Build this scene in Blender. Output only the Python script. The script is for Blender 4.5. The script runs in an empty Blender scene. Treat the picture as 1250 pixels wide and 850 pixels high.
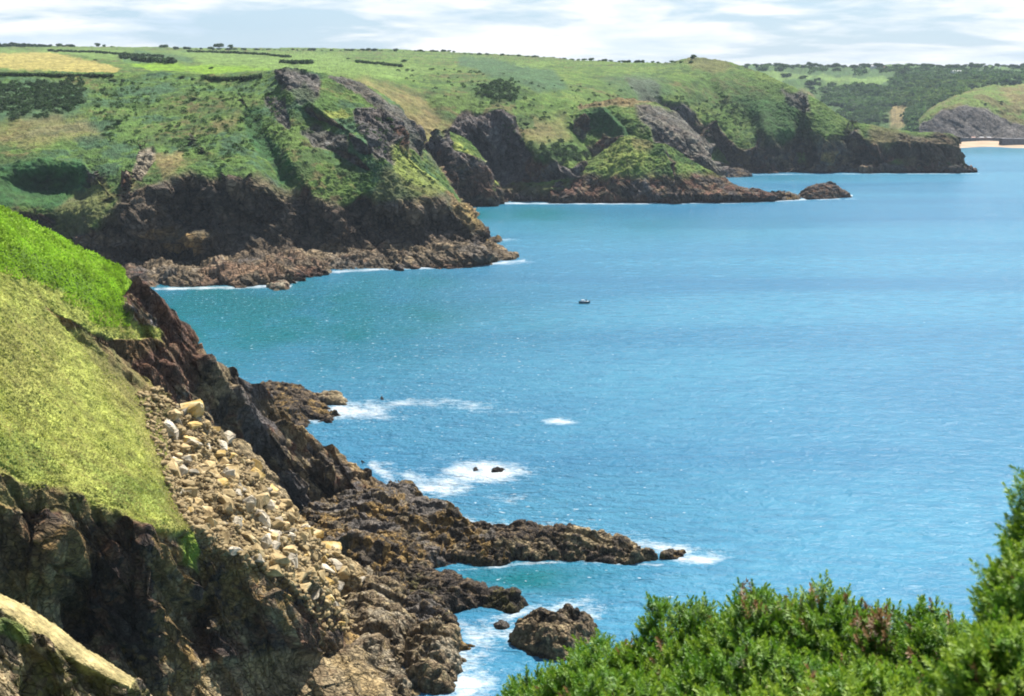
import bpy, bmesh, math, random
import numpy as np
from mathutils import Vector
random.seed(7)
R = math.radians
sc = bpy.context.scene
COL = sc.collection

# ---------------------------------------------------------------- camera
H = 80.0                      # eye height above the sea, metres
W0, H0, F = 1250.0, 850.0, 1717.0
PITCH = math.atan(330.0 / F)
cam_d = bpy.data.cameras.new('camera')
cam = bpy.data.objects.new('camera', cam_d)
COL.objects.link(cam)
cam.location = (0, 0, H)
cam.rotation_euler = (math.pi / 2 - PITCH, 0, 0)
cam_d.sensor_width = 36.0
cam_d.lens = 36.0 * F / W0
cam_d.clip_start = 0.1
cam_d.clip_end = 60000
cam_d.dof.use_dof = True
cam_d.dof.focus_distance = 260
cam_d.dof.aperture_fstop = 7.0
sc.camera = cam

# ---------------------------------------------------------------- sky and sun
SUN_AZ, SUN_EL = R(26), R(54)          # azimuth clockwise from +Y
w = bpy.data.worlds.new('World'); sc.world = w; w.use_nodes = True
nt = w.node_tree; nt.nodes.clear()
N = nt.nodes.new; LK = nt.links.new
def wn(t, **k):
    n = N(t)
    for a, b in k.items(): setattr(n, a, b)
    return n
out = wn('ShaderNodeOutputWorld'); bg = wn('ShaderNodeBackground')
sky = wn('ShaderNodeTexSky', sky_type='NISHITA', sun_disc=False, sun_elevation=SUN_EL, sun_rotation=SUN_AZ)
sky.altitude = 80; sky.air_density = 1.0; sky.dust_density = 0.6; sky.ozone_density = 1.6
tc = wn('ShaderNodeTexCoord')
sep = wn('ShaderNodeSeparateXYZ'); LK(tc.outputs['Generated'], sep.inputs[0])
def wm(op, a, b=None, c=None):
    n = wn('ShaderNodeMath', operation=op)
    for i, v in enumerate((a, b, c)):
        if v is None: continue
        if isinstance(v, (int, float)): n.inputs[i].default_value = v
        else: LK(v, n.inputs[i])
    return n.outputs[0]
az = wm('ARCTAN2', sep.outputs[0], sep.outputs[1])
# elevation is compressed upward so that cloud streaks get thinner near the horizon
el = wm('POWER', wm('ABSOLUTE', sep.outputs[2]), 0.62)
comb = wn('ShaderNodeCombineXYZ')
LK(wm('MULTIPLY', az, 1.0), comb.inputs[0]); LK(wm('MULTIPLY', el, 2.7), comb.inputs[1])
def wnoise(scale, detail, rough, dist, off):
    mp = wn('ShaderNodeMapping'); mp.inputs['Location'].default_value = off
    LK(comb.outputs[0], mp.inputs['Vector'])
    n = wn('ShaderNodeTexNoise'); n.inputs['Scale'].default_value = scale
    n.inputs['Detail'].default_value = detail; n.inputs['Roughness'].default_value = rough
    n.inputs['Distortion'].default_value = dist
    LK(mp.outputs[0], n.inputs['Vector']); return n.outputs['Fac']
n1 = wnoise(4.2, 8, 0.56, 0.35, (3.1, 7.7, 0))
n2 = wnoise(11.0, 7, 0.6, 0.5, (1.3, 2.4, 5))
cl = wm('ADD', wm('MULTIPLY', n1, 0.68), wm('MULTIPLY', n2, 0.32))
ramp = wn('ShaderNodeValToRGB'); LK(cl, ramp.inputs[0])
e = ramp.color_ramp.elements
e[0].position = 0.455; e[0].color = (0.05, 0.05, 0.05, 1); e[1].position = 0.54; e[1].color = (1, 1, 1, 1)
n3 = wnoise(7.0, 6, 0.55, 0.2, (9.3, 4.4, 2))
ccr = wn('ShaderNodeValToRGB'); LK(n3, ccr.inputs[0])
e = ccr.color_ramp.elements
CLOUDK = 1.0
e[0].position = 0.36; e[0].color = (6.6, 7.9, 9.3, 1); e[1].position = 0.54; e[1].color = (10.4, 10.4, 10.4, 1)
cmix = wn('ShaderNodeMix', data_type='RGBA')
thin = wn('ShaderNodeMapRange'); LK(sep.outputs[2], thin.inputs[0])     # cloud and blue tint thinned overhead, out of view, to lower the fill light
for i_, v_ in enumerate((0.08, 0.42, 0.95, 0.08)): thin.inputs[i_ + 1].default_value = v_
LK(wm('MULTIPLY', ramp.outputs[0], thin.outputs[0]), cmix.inputs[0])
skyb = wn('ShaderNodeMix', data_type='RGBA'); LK(wm('MULTIPLY', thin.outputs[0], 0.66), skyb.inputs[0])
LK(sky.outputs[0], skyb.inputs[6]); skyb.inputs[7].default_value = (4.0, 6.4, 9.0, 1)
LK(skyb.outputs[2], cmix.inputs[6]); LK(ccr.outputs[0], cmix.inputs[7])
LK(cmix.outputs[2], bg.inputs[0]); bg.inputs[1].default_value = 0.056
LK(bg.outputs[0], out.inputs[0])

sd = bpy.data.lights.new('sun', 'SUN'); sun = bpy.data.objects.new('sun', sd); COL.objects.link(sun)
sd.energy = 5.0; sd.angle = R(0.5); sd.color = (1.0, 0.955, 0.88)
sdir = Vector((math.sin(SUN_AZ) * math.cos(SUN_EL), math.cos(SUN_AZ) * math.cos(SUN_EL), math.sin(SUN_EL)))
sun.rotation_euler = sdir.to_track_quat('Z', 'Y').to_euler()
sun.location = (0, 0, 400)

vs = sc.view_settings
vs.view_transform = 'Standard'; vs.look = 'None'; vs.gamma = 1; vs.use_curve_mapping = False
vs.exposure = 1.0
sc.cycles.volume_bounces = 0
sc.cycles.use_denoising = True
sc.cycles.pixel_filter_type = 'BLACKMAN_HARRIS'; sc.cycles.filter_width = 1.9
sc.cycles.max_bounces = 6
sc.cycles.transparent_max_bounces = 4

# ================================================================ numeric helpers
def S(y):
    """distance at which the view ray of photo row y meets the sea"""
    y = np.asarray(y, float)
    return H / np.tan(PITCH + np.arctan((y - 425.0) / F))
def unp(px, py, D):
    px, py, D = (np.asarray(a, float) for a in (px, py, D))
    u = (px - 625.0) / F; v = (425.0 - py) / F
    cp, sp = math.cos(PITCH), math.sin(PITCH)
    dy = cp + v * sp; dz = -sp + v * cp
    return np.stack([D * u / dy, D + 0 * px, H + D * dz / dy], -1)
def proj(P):
    x, y, z = P[..., 0], P[..., 1], P[..., 2] - H
    cp, sp = math.cos(PITCH), math.sin(PITCH)
    d = y * cp - z * sp; up = y * sp + z * cp
    return 625 + F * x / d, 425 - F * up / d
def sstep(x, a, b):
    t = np.clip((x - a) / (b - a), 0, 1); return t * t * (3 - 2 * t)

M32 = np.uint32(0xffffffff)
def _h(x, y, z, seed):
    h = (x.astype(np.uint32) * np.uint32(374761393)) ^ (y.astype(np.uint32) * np.uint32(668265263)) ^ \
        (z.astype(np.uint32) * np.uint32(2147483647)) ^ np.uint32((seed * 1274126177) & 0xffffffff)
    h = (h ^ (h >> np.uint32(13))) * np.uint32(1274126177)
    h = h ^ (h >> np.uint32(16)); h = h * np.uint32(2246822519); h = h ^ (h >> np.uint32(15))
    return h
_ang = np.array([[1,1,0],[-1,1,0],[1,-1,0],[-1,-1,0],[1,0,1],[-1,0,1],[1,0,-1],[-1,0,-1],
                 [0,1,1],[0,-1,1],[0,1,-1],[0,-1,-1],[1,1,1],[-1,1,-1],[1,-1,-1],[-1,-1,1]], np.float32)
def perlin(P, seed=0):
    P = P.astype(np.float32); i = np.floor(P).astype(np.int32); f = P - i
    u = f * f * f * (f * (f * 6 - 15) + 10)
    r = 0
    for dx in (0, 1):
        wx = u[..., 0] if dx else 1 - u[..., 0]
        for dy in (0, 1):
            wy = u[..., 1] if dy else 1 - u[..., 1]
            for dz in (0, 1):
                wz = u[..., 2] if dz else 1 - u[..., 2]
                g = _ang[(_h(i[..., 0] + dx, i[..., 1] + dy, i[..., 2] + dz, seed) & np.uint32(15))]
                r = r + wx * wy * wz * (g[..., 0] * (f[..., 0] - dx) + g[..., 1] * (f[..., 1] - dy) + g[..., 2] * (f[..., 2] - dz))
    return r
def fbm(P, scale, oct=4, seed=0, rough=0.5, billow=False):
    r = 0; a = 1; n = 0; s = 1.0 / scale
    for k in range(oct):
        v = perlin(P * s + 17.3 * k, seed + k)
        if billow: v = np.abs(v) * 2 - 0.5
        r = r + a * v; n += a; a *= rough; s *= 2.03
    return r / n * 1.6
def worley(P, seed=0):
    P = P.astype(np.float32); i = np.floor(P).astype(np.int32); f = P - i
    b1 = np.full(P.shape[:-1], 9e9, np.float32); b2 = b1.copy()
    hid = np.zeros(P.shape[:-1], np.uint32); diff = np.zeros(P.shape, np.float32)
    for dx in (-1, 0, 1):
        for dy in (-1, 0, 1):
            for dz in (-1, 0, 1):
                h = _h(i[..., 0] + dx, i[..., 1] + dy, i[..., 2] + dz, seed)
                o = np.stack([dx + (h & np.uint32(1023)) / np.float32(1023), dy + ((h >> np.uint32(10)) & np.uint32(1023)) / np.float32(1023),
                              dz + ((h >> np.uint32(20)) & np.uint32(1023)) / np.float32(1023)], -1).astype(np.float32) - f
                d = (o * o).sum(-1)
                m = d < b1
                b2 = np.where(m, b1, np.minimum(b2, d)); b1 = np.where(m, d, b1)
                hid = np.where(m, h, hid); diff = np.where(m[..., None], o, diff)
    h2 = _h(hid, hid >> np.uint32(7), hid >> np.uint32(3), 5)
    rnd = np.stack([(h2 & np.uint32(255)), (h2 >> np.uint32(8)) & np.uint32(255), (h2 >> np.uint32(16)) & np.uint32(255), (h2 >> np.uint32(24))], -1) / np.float32(255)
    return np.sqrt(b1), np.sqrt(b2), rnd, diff
def facets(P, scale, seed=0, levels=3, stretch=(1, 1, 1), tilt=0.0):
    """broken, jointed rock: every cell is a plane at its own height and slant"""
    ca, sa = math.cos(tilt), math.sin(tilt)
    Q = np.stack([P[..., 0] * ca + P[..., 2] * sa, P[..., 1], -P[..., 0] * sa + P[..., 2] * ca], -1)
    Q = Q / np.array(stretch)
    Q = Q + 0.09 * scale * np.stack([perlin(Q / scale * 1.1 + 5, seed), perlin(Q / scale * 1.1 + 31, seed), perlin(Q / scale * 1.1 + 77, seed)], -1)
    d = 0; a = 1.0; col = None; s = scale
    for k in range(levels):
        f1, f2, r, df = worley(Q / s + 11.7 * k, seed + k)
        pl = (r[..., 0] - 0.5) * 1.1 + ((r[..., 1:4] - 0.5) * 2 * df).sum(-1) * 1.3
        crack = -0.55 * (1 - sstep(f2 - f1, 0.0, 0.16))
        d = d + a * (pl + crack * (1.0 if k == 0 else 0.6))
        col = r[..., 3] if col is None else col * 0.6 + r[..., 3] * 0.4
        a *= 0.36; s /= 2.6
    return d, col

def strata(P, s, seed, bx, by, bz, warp=0.5):
    """tilted beds and joints: each layer stands out or back by its own amount, with a sharp edge"""
    b = np.array([bx, by, bz], float); b /= np.linalg.norm(b)
    t = (P @ b) / s + warp * fbm(P, s * 5, 3, seed) + 0.10 * perlin(P / s * 1.2, seed + 3)
    k = np.floor(t).astype(np.int32); f = t - k
    z0 = np.zeros_like(k)
    def rv(q): return (_h(q, z0, z0, seed) & np.uint32(1023)) / np.float32(1023)
    a, b_ = rv(k), rv(k + 1)
    return a + (b_ - a) * sstep(f, 0.80, 1.0) - 0.5 + 0.35 * (f - 0.5) * (rv(k + 77) - 0.3)

def catmull(a, n, axis):
    a = np.moveaxis(a, axis, 0); k = a.shape[0]
    t = np.linspace(0, k - 1, n); i = np.minimum(t.astype(int), k - 2); f = (t - i).reshape((-1,) + (1,) * (a.ndim - 1))
    ext = np.concatenate([2 * a[:1] - a[1:2], a, 2 * a[-1:] - a[-2:-1]], 0)
    p0, p1, p2, p3 = ext[i], ext[i + 1], ext[i + 2], ext[i + 3]
    m1, m2 = (p2 - p0) * 0.42, (p3 - p1) * 0.42
    f2, f3 = f * f, f * f * f
    r = (2 * f3 - 3 * f2 + 1) * p1 + (f3 - 2 * f2 + f) * m1 + (-2 * f3 + 3 * f2) * p2 + (f3 - f2) * m2
    return np.moveaxis(r, 0, axis)
def grid_normals(P):
    du = np.gradient(P, axis=0); dv = np.gradient(P, axis=1)
    n = np.cross(du, dv); n /= np.linalg.norm(n, axis=-1, keepdims=True) + 1e-9
    return n
def poly_sd(px, py, poly):
    """signed distance to a closed outline, positive inside"""
    poly = np.asarray(poly, float); d = np.full(px.shape, 1e18); ins = np.zeros(px.shape, bool)
    for k in range(len(poly)):
        x1, y1 = poly[k]; x2, y2 = poly[(k + 1) % len(poly)]
        ex, ey = x2 - x1, y2 - y1
        t = np.clip(((px - x1) * ex + (py - y1) * ey) / (ex * ex + ey * ey + 1e-12), 0, 1)
        d = np.minimum(d, (px - x1 - t * ex) ** 2 + (py - y1 - t * ey) ** 2)
        c = ((y1 > py) != (y2 > py)) & (px < (x2 - x1) * (py - y1) / (y2 - y1 + 1e-12) + x1)
        ins ^= c
    d = np.sqrt(d); return np.where(ins, d, -d)
def line_d(px, py, pts):
    d = np.full(px.shape, 1e18); side = np.zeros(px.shape)
    for k in range(len(pts) - 1):
        x1, y1 = pts[k]; x2, y2 = pts[k + 1]
        ex, ey = x2 - x1, y2 - y1
        t = np.clip(((px - x1) * ex + (py - y1) * ey) / (ex * ex + ey * ey), 0, 1)
        q = (px - x1 - t * ex) ** 2 + (py - y1 - t * ey) ** 2
        s = np.sign(ex * (py - y1) - ey * (px - x1))
        side = np.where(q < d, s, side); d = np.minimum(d, q)
    return np.sqrt(d), side

# ================================================================ object helpers
def tag(o, label=None, cat=None, group=None, kind=None):
    if label: o['label'] = label
    if cat: o['category'] = cat
    if group: o['group'] = group
    if kind: o['kind'] = kind
    return o
def mesh_from(name, verts, faces, mats, parent=None, smooth=False, mat_idx=None, color=None, attrs=None):
    me = bpy.data.meshes.new(name)
    verts = np.asarray(verts, np.float32).reshape(-1, 3)
    if isinstance(faces, np.ndarray):
        k = faces.shape[1]
        me.vertices.add(len(verts)); me.vertices.foreach_set('co', verts.ravel())
        me.loops.add(faces.size); me.loops.foreach_set('vertex_index', faces.astype(np.int32).ravel())
        me.polygons.add(len(faces))
        me.polygons.foreach_set('loop_start', np.arange(len(faces), dtype=np.int32) * k)
        me.polygons.foreach_set('loop_total', np.full(len(faces), k, np.int32))
    else:
        me.from_pydata([tuple(map(float, v)) for v in verts], [], faces)
    if smooth: me.polygons.foreach_set('use_smooth', np.ones(len(me.polygons), bool))
    if color is not None:
        a = me.color_attributes.new('base', 'FLOAT_COLOR', 'POINT')
        c = np.ones((len(verts), 4), np.float32); c[:, :color.shape[-1]] = color.reshape(-1, color.shape[-1])
        a.data.foreach_set('color', c.ravel())
    for k, v in (attrs or {}).items():
        a = me.attributes.new(k, 'FLOAT', 'POINT'); a.data.foreach_set('value', np.asarray(v, np.float32).ravel())
    for m in (mats if isinstance(mats, (list, tuple)) else [mats]): me.materials.append(m)
    if mat_idx is not None: me.polygons.foreach_set('material_index', np.asarray(mat_idx, np.int32))
    me.update(calc_edges=True); me.validate()
    o = bpy.data.objects.new(name, me); COL.objects.link(o)
    if parent: o.parent = parent
    return o
def empty(name, loc, rz=0):
    o = bpy.data.objects.new(name, None); COL.objects.link(o); o.location = loc; o.rotation_euler = (0, 0, rz); return o
def grid_faces(nu, nv):
    i = np.arange(nu * nv).reshape(nu, nv)
    return np.stack([i[:-1, :-1], i[1:, :-1], i[1:, 1:], i[:-1, 1:]], -1).reshape(-1, 4)
def copy_thing(o):
    c = o.copy(); COL.objects.link(c)
    for ch in o.children:
        d = ch.copy(); COL.objects.link(d); d.parent = c
    return c

# ================================================================ materials
def mat(name):
    m = bpy.data.materials.new(name); m.use_nodes = True
    t = m.node_tree; b = t.nodes['Principled BSDF']; return m, t, b
def nd(t, typ, **k):
    n = t.nodes.new(typ)
    for a, b in k.items(): setattr(n, a, b)
    return n
def simple(name, col, rough=0.8, var=0.25, scale=3.0, bump=0.0):
    m, t, b = mat(name)
    b.inputs['Roughness'].default_value = rough
    g = nd(t, 'ShaderNodeNewGeometry')
    n = nd(t, 'ShaderNodeTexNoise'); n.inputs['Scale'].default_value = scale; n.inputs['Detail'].default_value = 5
    tcn = nd(t, 'ShaderNodeTexCoord'); t.links.new(tcn.outputs['Object'], n.inputs['Vector'])
    mr = nd(t, 'ShaderNodeMapRange'); mr.inputs[1].default_value = 0.3; mr.inputs[2].default_value = 0.7
    mr.inputs[3].default_value = 1 - var; mr.inputs[4].default_value = 1 + var
    t.links.new(n.outputs['Fac'], mr.inputs[0])
    mx = nd(t, 'ShaderNodeVectorMath', operation='SCALE'); mx.inputs[0].default_value = col
    t.links.new(mr.outputs[0], mx.inputs['Scale']); t.links.new(mx.outputs[0], b.inputs['Base Color'])
    if bump:
        bp = nd(t, 'ShaderNodeBump'); bp.inputs['Strength'].default_value = 0.7; bp.inputs['Distance'].default_value = bump
        t.links.new(n.outputs['Fac'], bp.inputs['Height']); t.links.new(bp.outputs[0], b.inputs['Normal'])
    return m
def land_mat(name, s1, s2, bump):
    """colour from the painted ground cover, broken up by two noises; bump at leaf and stone scale"""
    m, t, b = mat(name)
    b.inputs['Roughness'].default_value = 0.95; b.inputs['Specular IOR Level'].default_value = 0.15
    at = nd(t, 'ShaderNodeAttribute', attribute_name='base'); tcn = nd(t, 'ShaderNodeTexCoord')
    na = nd(t, 'ShaderNodeTexNoise'); na.inputs['Scale'].default_value = 1 / s1; na.inputs['Detail'].default_value = 6; na.inputs['Roughness'].default_value = 0.65
    nb = nd(t, 'ShaderNodeTexNoise'); nb.inputs['Scale'].default_value = 1 / s2; nb.inputs['Detail'].default_value = 3; nb.inputs['Roughness'].default_value = 0.7
    for q in (na, nb): t.links.new(tcn.outputs['Object'], q.inputs['Vector'])
    r1 = nd(t, 'ShaderNodeMapRange'); t.links.new(na.outputs['Fac'], r1.inputs[0])
    for i, v in enumerate((0.3, 0.7, 0.55, 1.45)): r1.inputs[i + 1].default_value = v
    r2 = nd(t, 'ShaderNodeMapRange'); t.links.new(nb.outputs['Fac'], r2.inputs[0])
    for i, v in enumerate((0.3, 0.7, 0.7, 1.3)): r2.inputs[i + 1].default_value = v
    mu = nd(t, 'ShaderNodeMath', operation='MULTIPLY'); t.links.new(r1.outputs[0], mu.inputs[0]); t.links.new(r2.outputs[0], mu.inputs[1])
    sc_ = nd(t, 'ShaderNodeVectorMath', operation='SCALE'); t.links.new(at.outputs['Color'], sc_.inputs[0]); t.links.new(mu.outputs[0], sc_.inputs['Scale'])
    t.links.new(sc_.outputs[0], b.inputs['Base Color'])
    ad = nd(t, 'ShaderNodeMath', operation='ADD'); t.links.new(na.outputs['Fac'], ad.inputs[0])
    h2 = nd(t, 'ShaderNodeMath', operation='MULTIPLY'); h2.inputs[1].default_value = 0.4; t.links.new(nb.outputs['Fac'], h2.inputs[0]); t.links.new(h2.outputs[0], ad.inputs[1])
    # joints and cracks, in rock only
    rk = nd(t, 'ShaderNodeAttribute', attribute_name='rock'); crk = None
    for sz, st_, rot in ((s1 * 1.1, (1.0, 1.0, 0.30), (0.3, 0.5, 0.2)), (s1 * 0.42, (0.5, 1.0, 1.1), (0.1, -0.6, 0.4))):
        mp = nd(t, 'ShaderNodeMapping'); mp.inputs['Scale'].default_value = st_; mp.inputs['Rotation'].default_value = rot
        wpn = nd(t, 'ShaderNodeVectorMath', operation='MULTIPLY_ADD'); t.links.new(na.outputs['Color'], wpn.inputs[0]); wpn.inputs[1].default_value = (sz * .5,) * 3; t.links.new(tcn.outputs['Object'], wpn.inputs[2])
        t.links.new(wpn.outputs[0], mp.inputs['Vector'])
        vo = nd(t, 'ShaderNodeTexVoronoi', feature='DISTANCE_TO_EDGE'); vo.inputs['Scale'].default_value = 1 / sz; t.links.new(mp.outputs[0], vo.inputs['Vector'])
        mr = nd(t, 'ShaderNodeMapRange'); t.links.new(vo.outputs['Distance'], mr.inputs[0])
        for i, v in enumerate((0.0, 0.09, 1.0, 0.0)): mr.inputs[i + 1].default_value = v
        if crk is None: crk = mr.outputs[0]
        else:
            mxm = nd(t, 'ShaderNodeMath', operation='MAXIMUM'); t.links.new(crk, mxm.inputs[0]); t.links.new(mr.outputs[0], mxm.inputs[1]); crk = mxm.outputs[0]
    cm = nd(t, 'ShaderNodeMath', operation='MULTIPLY'); t.links.new(crk, cm.inputs[0]); t.links.new(rk.outputs['Fac'], cm.inputs[1])
    dk = nd(t, 'ShaderNodeMapRange'); t.links.new(cm.outputs[0], dk.inputs[0]); dk.inputs[3].default_value = 1.0; dk.inputs[4].default_value = 0.6
    mu2 = nd(t, 'ShaderNodeMath', operation='MULTIPLY'); t.links.new(mu.outputs[0], mu2.inputs[0]); t.links.new(dk.outputs[0], mu2.inputs[1]); t.links.new(mu2.outputs[0], sc_.inputs['Scale'])
    sb = nd(t, 'ShaderNodeMath', operation='MULTIPLY_ADD'); t.links.new(cm.outputs[0], sb.inputs[0]); sb.inputs[1].default_value = -0.8; t.links.new(ad.outputs[0], sb.inputs[2]); ad = sb
    bp = nd(t, 'ShaderNodeBump'); bp.inputs['Strength'].default_value = 0.9; bp.inputs['Distance'].default_value = bump
    t.links.new(ad.outputs[0], bp.inputs['Height']); t.links.new(bp.outputs[0], b.inputs['Normal'])
    return m
M_near = land_mat('coastal_ground_near', 1.6, 0.3, 0.35)
M_far = land_mat('coastal_ground_far', 6.0, 1.6, 1.6)
M_rock = land_mat('sea_rock', 1.2, 0.25, 0.3)

# ================================================================ ground cover palette (linear albedo, rockness)
C = dict(
    grass=((0.250, 0.270, 0.060), 0), lime=((0.150, 0.270, 0.014), 0), green=((0.075, 0.135, 0.026), 0),
    scrub=((0.040, 0.085, 0.020), 0), deep=((0.022, 0.075, 0.022), 0), dry=((0.200, 0.150, 0.065), 0), bracken=((0.120, 0.105, 0.040), 0),
    field=((0.120, 0.190, 0.045), 0), hay=((0.300, 0.250, 0.075), 0), blue=((0.045, 0.095, 0.045), 0),
    rock=((0.165, 0.120, 0.074), 1), red=((0.150, 0.075, 0.048), 1), ochre=((0.300, 0.195, 0.070), 1), pale=((0.330, 0.280, 0.200), 1),
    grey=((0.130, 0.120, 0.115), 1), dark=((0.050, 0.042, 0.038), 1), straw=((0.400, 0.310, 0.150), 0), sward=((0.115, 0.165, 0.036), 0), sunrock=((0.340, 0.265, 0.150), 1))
def cover_colour(Pw, veg, seed, vegc, rockc, cell, sc1):
    """mix of the ground-cover colours by noise"""
    a = fbm(Pw, sc1, 4, seed + 1); b = fbm(Pw, sc1 * 0.35, 4, seed + 9); c = fbm(Pw, sc1 * 0.1, 3, seed + 19)
    def mix(lst, k1, k2):
        cs = [np.array(C[q][0]) for q in lst]; r = np.broadcast_to(cs[0], Pw.shape).copy()
        for i, q in enumerate(cs[1:]):
            v = (k1 if i % 2 == 0 else k2) * (1 if i < 2 else -1)
            m = sstep(v + 0.35 * c, 0.0, 0.22)[..., None] * 0.85; r = r * (1 - m) + q * m
        return r
    V = mix(vegc, a, b)
    Rk = mix(rockc, b, a)
    Rk = Rk * (0.5 + 1.0 * cell[..., None])
    V = V * (1 + 0.35 * c[..., None])
    return V * veg[..., None] + Rk * (1 - veg[..., None])

def landform(name, cols, res=1.0, mat_=None, veg_nz=(0.42, 0.62), rock=(3.0, 9.0), veg=(1.2, 7.0), vegc=('green', 'grass', 'scrub'),
             rockc=('rock', 'grey', 'red', 'dark'), paints=(), relief=(), creases=(), seed=1, wrap=None, shore=5.0, tilt=0.5, stretch=(1, 1, 2.2), sc1=45.0,
             kind='structure', bed=(0.8, 0.3, 0.55), joint=(0.5, -0.4, -0.25), strat=1.0):
    """A hillside lofted between surveyed profiles. cols: profiles from the water up, each a list of (px, py, distance) sight lines."""
    nK = len(cols[0]); A = []
    for c in cols:
        assert len(c) == nK, (name, len(c), nK)
        A.append([(x, y, float(S(y)) if D is None else D) for (x, y, D) in c])
    A = np.array(A, float)
    # row 0 is extended below the water
    A = np.concatenate([A[:, :1], A], 1)
    A[:, 0, 1] += 6; A[:, 0, 2] -= 2
    ext = max(A[..., 0].max() - A[..., 0].min(), 20); exv = max(np.abs(np.diff(A[..., 1], axis=1)).sum(1).max(), 20)
    nu, nv = int(ext * res) + 8, int(exv * res * 1.15) + 8
    seg = np.abs(np.diff(A[..., 1], axis=1)).mean(0) + 4           # distribute rows by picture height
    G = catmull(A, nu, 0)
    tk = np.concatenate([[0], np.cumsum(seg)]); tk = tk / tk[-1]
    G = catmull(G, nv * 3, 1); tt = np.interp(np.linspace(0, 1, nv), tk, np.linspace(0, 1, nK + 1)) * (nv * 3 - 1)
    i0 = np.minimum(tt.astype(int), nv * 3 - 2); fr = (tt - i0)[None, :, None]
    G = G[:, i0] * (1 - fr) + G[:, i0 + 1] * fr
    cu = np.abs(np.diff(A[..., 0], axis=0)).max(1) + 4
    px, py, D = G[..., 0], G[..., 1], G[..., 2]
    for (x, y, rx, ry, ang, amt) in relief:                    # gullies (+) and bulges (-), metres along the sight line
        ca, sa = math.cos(R(ang)), math.sin(R(ang))
        u = ((px - x) * ca + (py - y) * sa) / rx; v = (-(px - x) * sa + (py - y) * ca) / ry
        D = D + amt * np.exp(-(u * u + v * v) * 1.2)
    for (pts, wd, amt, fall) in creases:                       # one side of a line stands back by amt, fading over fall
        d, s = line_d(px, py, pts)
        D = D + amt * sstep(s * d, -wd, wd) * np.exp(-np.maximum(s * d, 0) / fall) * np.exp(-np.maximum(-s * d - wd, 0) / fall)
    P = unp(px, py, D)
    if wrap:                                                    # the side one cannot see, closed down to the sea
        last = P[-1]; parts = []
        for (dx, dy, zf) in wrap:
            q = last.copy(); q[:, 0] += dx; q[:, 1] += dy; q[:, 2] = np.minimum(q[:, 2] * zf, q[:, 2]) - (4 if zf == 0 else 0)
            parts.append(q)
        base = [last] + parts; seq = []
        for a, b in zip(base[:-1], base[1:]):
            for t in np.linspace(0, 1, 14)[1:]: seq.append(a * (1 - t) + b * t)
        P = np.concatenate([P, np.array(seq)], 0)
        ex = len(seq)
        px = np.concatenate([px, np.repeat(px[-1:], ex, 0)], 0); py = np.concatenate([py, np.repeat(py[-1:], ex, 0)], 0)
    if P[:, 0, 2].max() > -2:                                   # the foot is carried down below the water
        foot = P[:, :1].copy(); foot[..., 2] = np.minimum(foot[..., 2], -4); foot[..., 1] -= 1.0
        ft = np.concatenate([foot * (1 - t) + P[:, :1] * t for t in np.linspace(0, 1, 9)[:-1]], 1)
        P = np.concatenate([ft, P], 1); px = np.concatenate([np.repeat(px[:, :1], 8, 1), px], 1); py = np.concatenate([np.repeat(py[:, :1], 8, 1), py], 1)
    nrm = grid_normals(P)
    if nrm[..., 2].mean() < 0: nrm = -nrm
    # smoothed normal for cover
    nz = nrm[..., 2]
    wob = fbm(P, sc1 * 0.5, 4, seed + 40)
    vg = sstep(nz + 0.18 * wob, *veg_nz) * sstep(P[..., 2] + 3 * wob, shore, shore + 5)
    painted = []
    for pt in paints:
        poly, cname, soft, wp = pt[:4]
        k = pt[4] if len(pt) > 4 else 1.0
        sdv = poly_sd(px, py, poly) + wp * fbm(np.stack([px, py, 0 * px], -1), wp * 4 + 6, 3, seed + 60 + len(painted))
        mk = sstep(sdv, -soft, soft) * k
        painted.append((mk, cname)); vg = vg * (1 - mk) + mk * (1 - C[cname][1])
    d, cell = facets(P, rock[1], seed, 3, stretch, tilt)
    vb = fbm(P, veg[1], 4, seed + 5, 0.6, True)
    big = fbm(P, veg[1] * 4, 2, seed + 7)
    vs_ = fbm(P, veg[1] * 0.33, 3, seed + 8, 0.6, True)
    st = strata(P, rock[1] * 0.34, seed + 2, *bed) + 0.8 * strata(P, rock[1] * 0.6, seed + 3, *joint) + 0.35 * strata(P, rock[1] * 0.13, seed + 4, *bed)
    flat = 1 - 0.55 * sstep(nz, 0.45, 0.85)
    disp = (1 - vg) * flat * rock[0] * (d * 0.22 / strat + 0.20 / strat * fbm(P, rock[1] * 2.0, 4, seed + 6) + 0.42 * strat * st) + vg * (veg[0] * vb + veg[0] * 0.45 * vs_ + veg[0] * 1.2 * big)
    P = P + nrm * disp[..., None]
    colr = cover_colour(P, vg, seed, vegc, rockc, cell, sc1)
    sml = fbm(P, sc1 * 0.08, 3, seed + 33); mid = fbm(P, sc1 * 0.3, 3, seed + 34)
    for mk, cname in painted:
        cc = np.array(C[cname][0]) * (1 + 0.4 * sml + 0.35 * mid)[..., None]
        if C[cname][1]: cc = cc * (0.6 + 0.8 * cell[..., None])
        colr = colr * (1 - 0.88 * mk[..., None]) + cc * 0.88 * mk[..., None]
    colr = colr * np.where((P[..., 2] < 1.4) & (P[..., 2] < shore), 0.6, 1.0)[..., None]   # wet weed band
    colr = np.clip(colr, 0.008, 0.8)
    o = mesh_from(name, P, grid_faces(P.shape[0], P.shape[1])[:, ::1], mat_ or M_far, smooth=True, color=colr, attrs={'rock': 1 - vg})
    tag(o, kind=kind)
    return dict(o=o, P=P, px=px, py=py, n=nrm, vg=vg)

WALL = [(0, 40, 0.9), (-10, 110, 0.5), (-60, 190, 0.0)]

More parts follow.
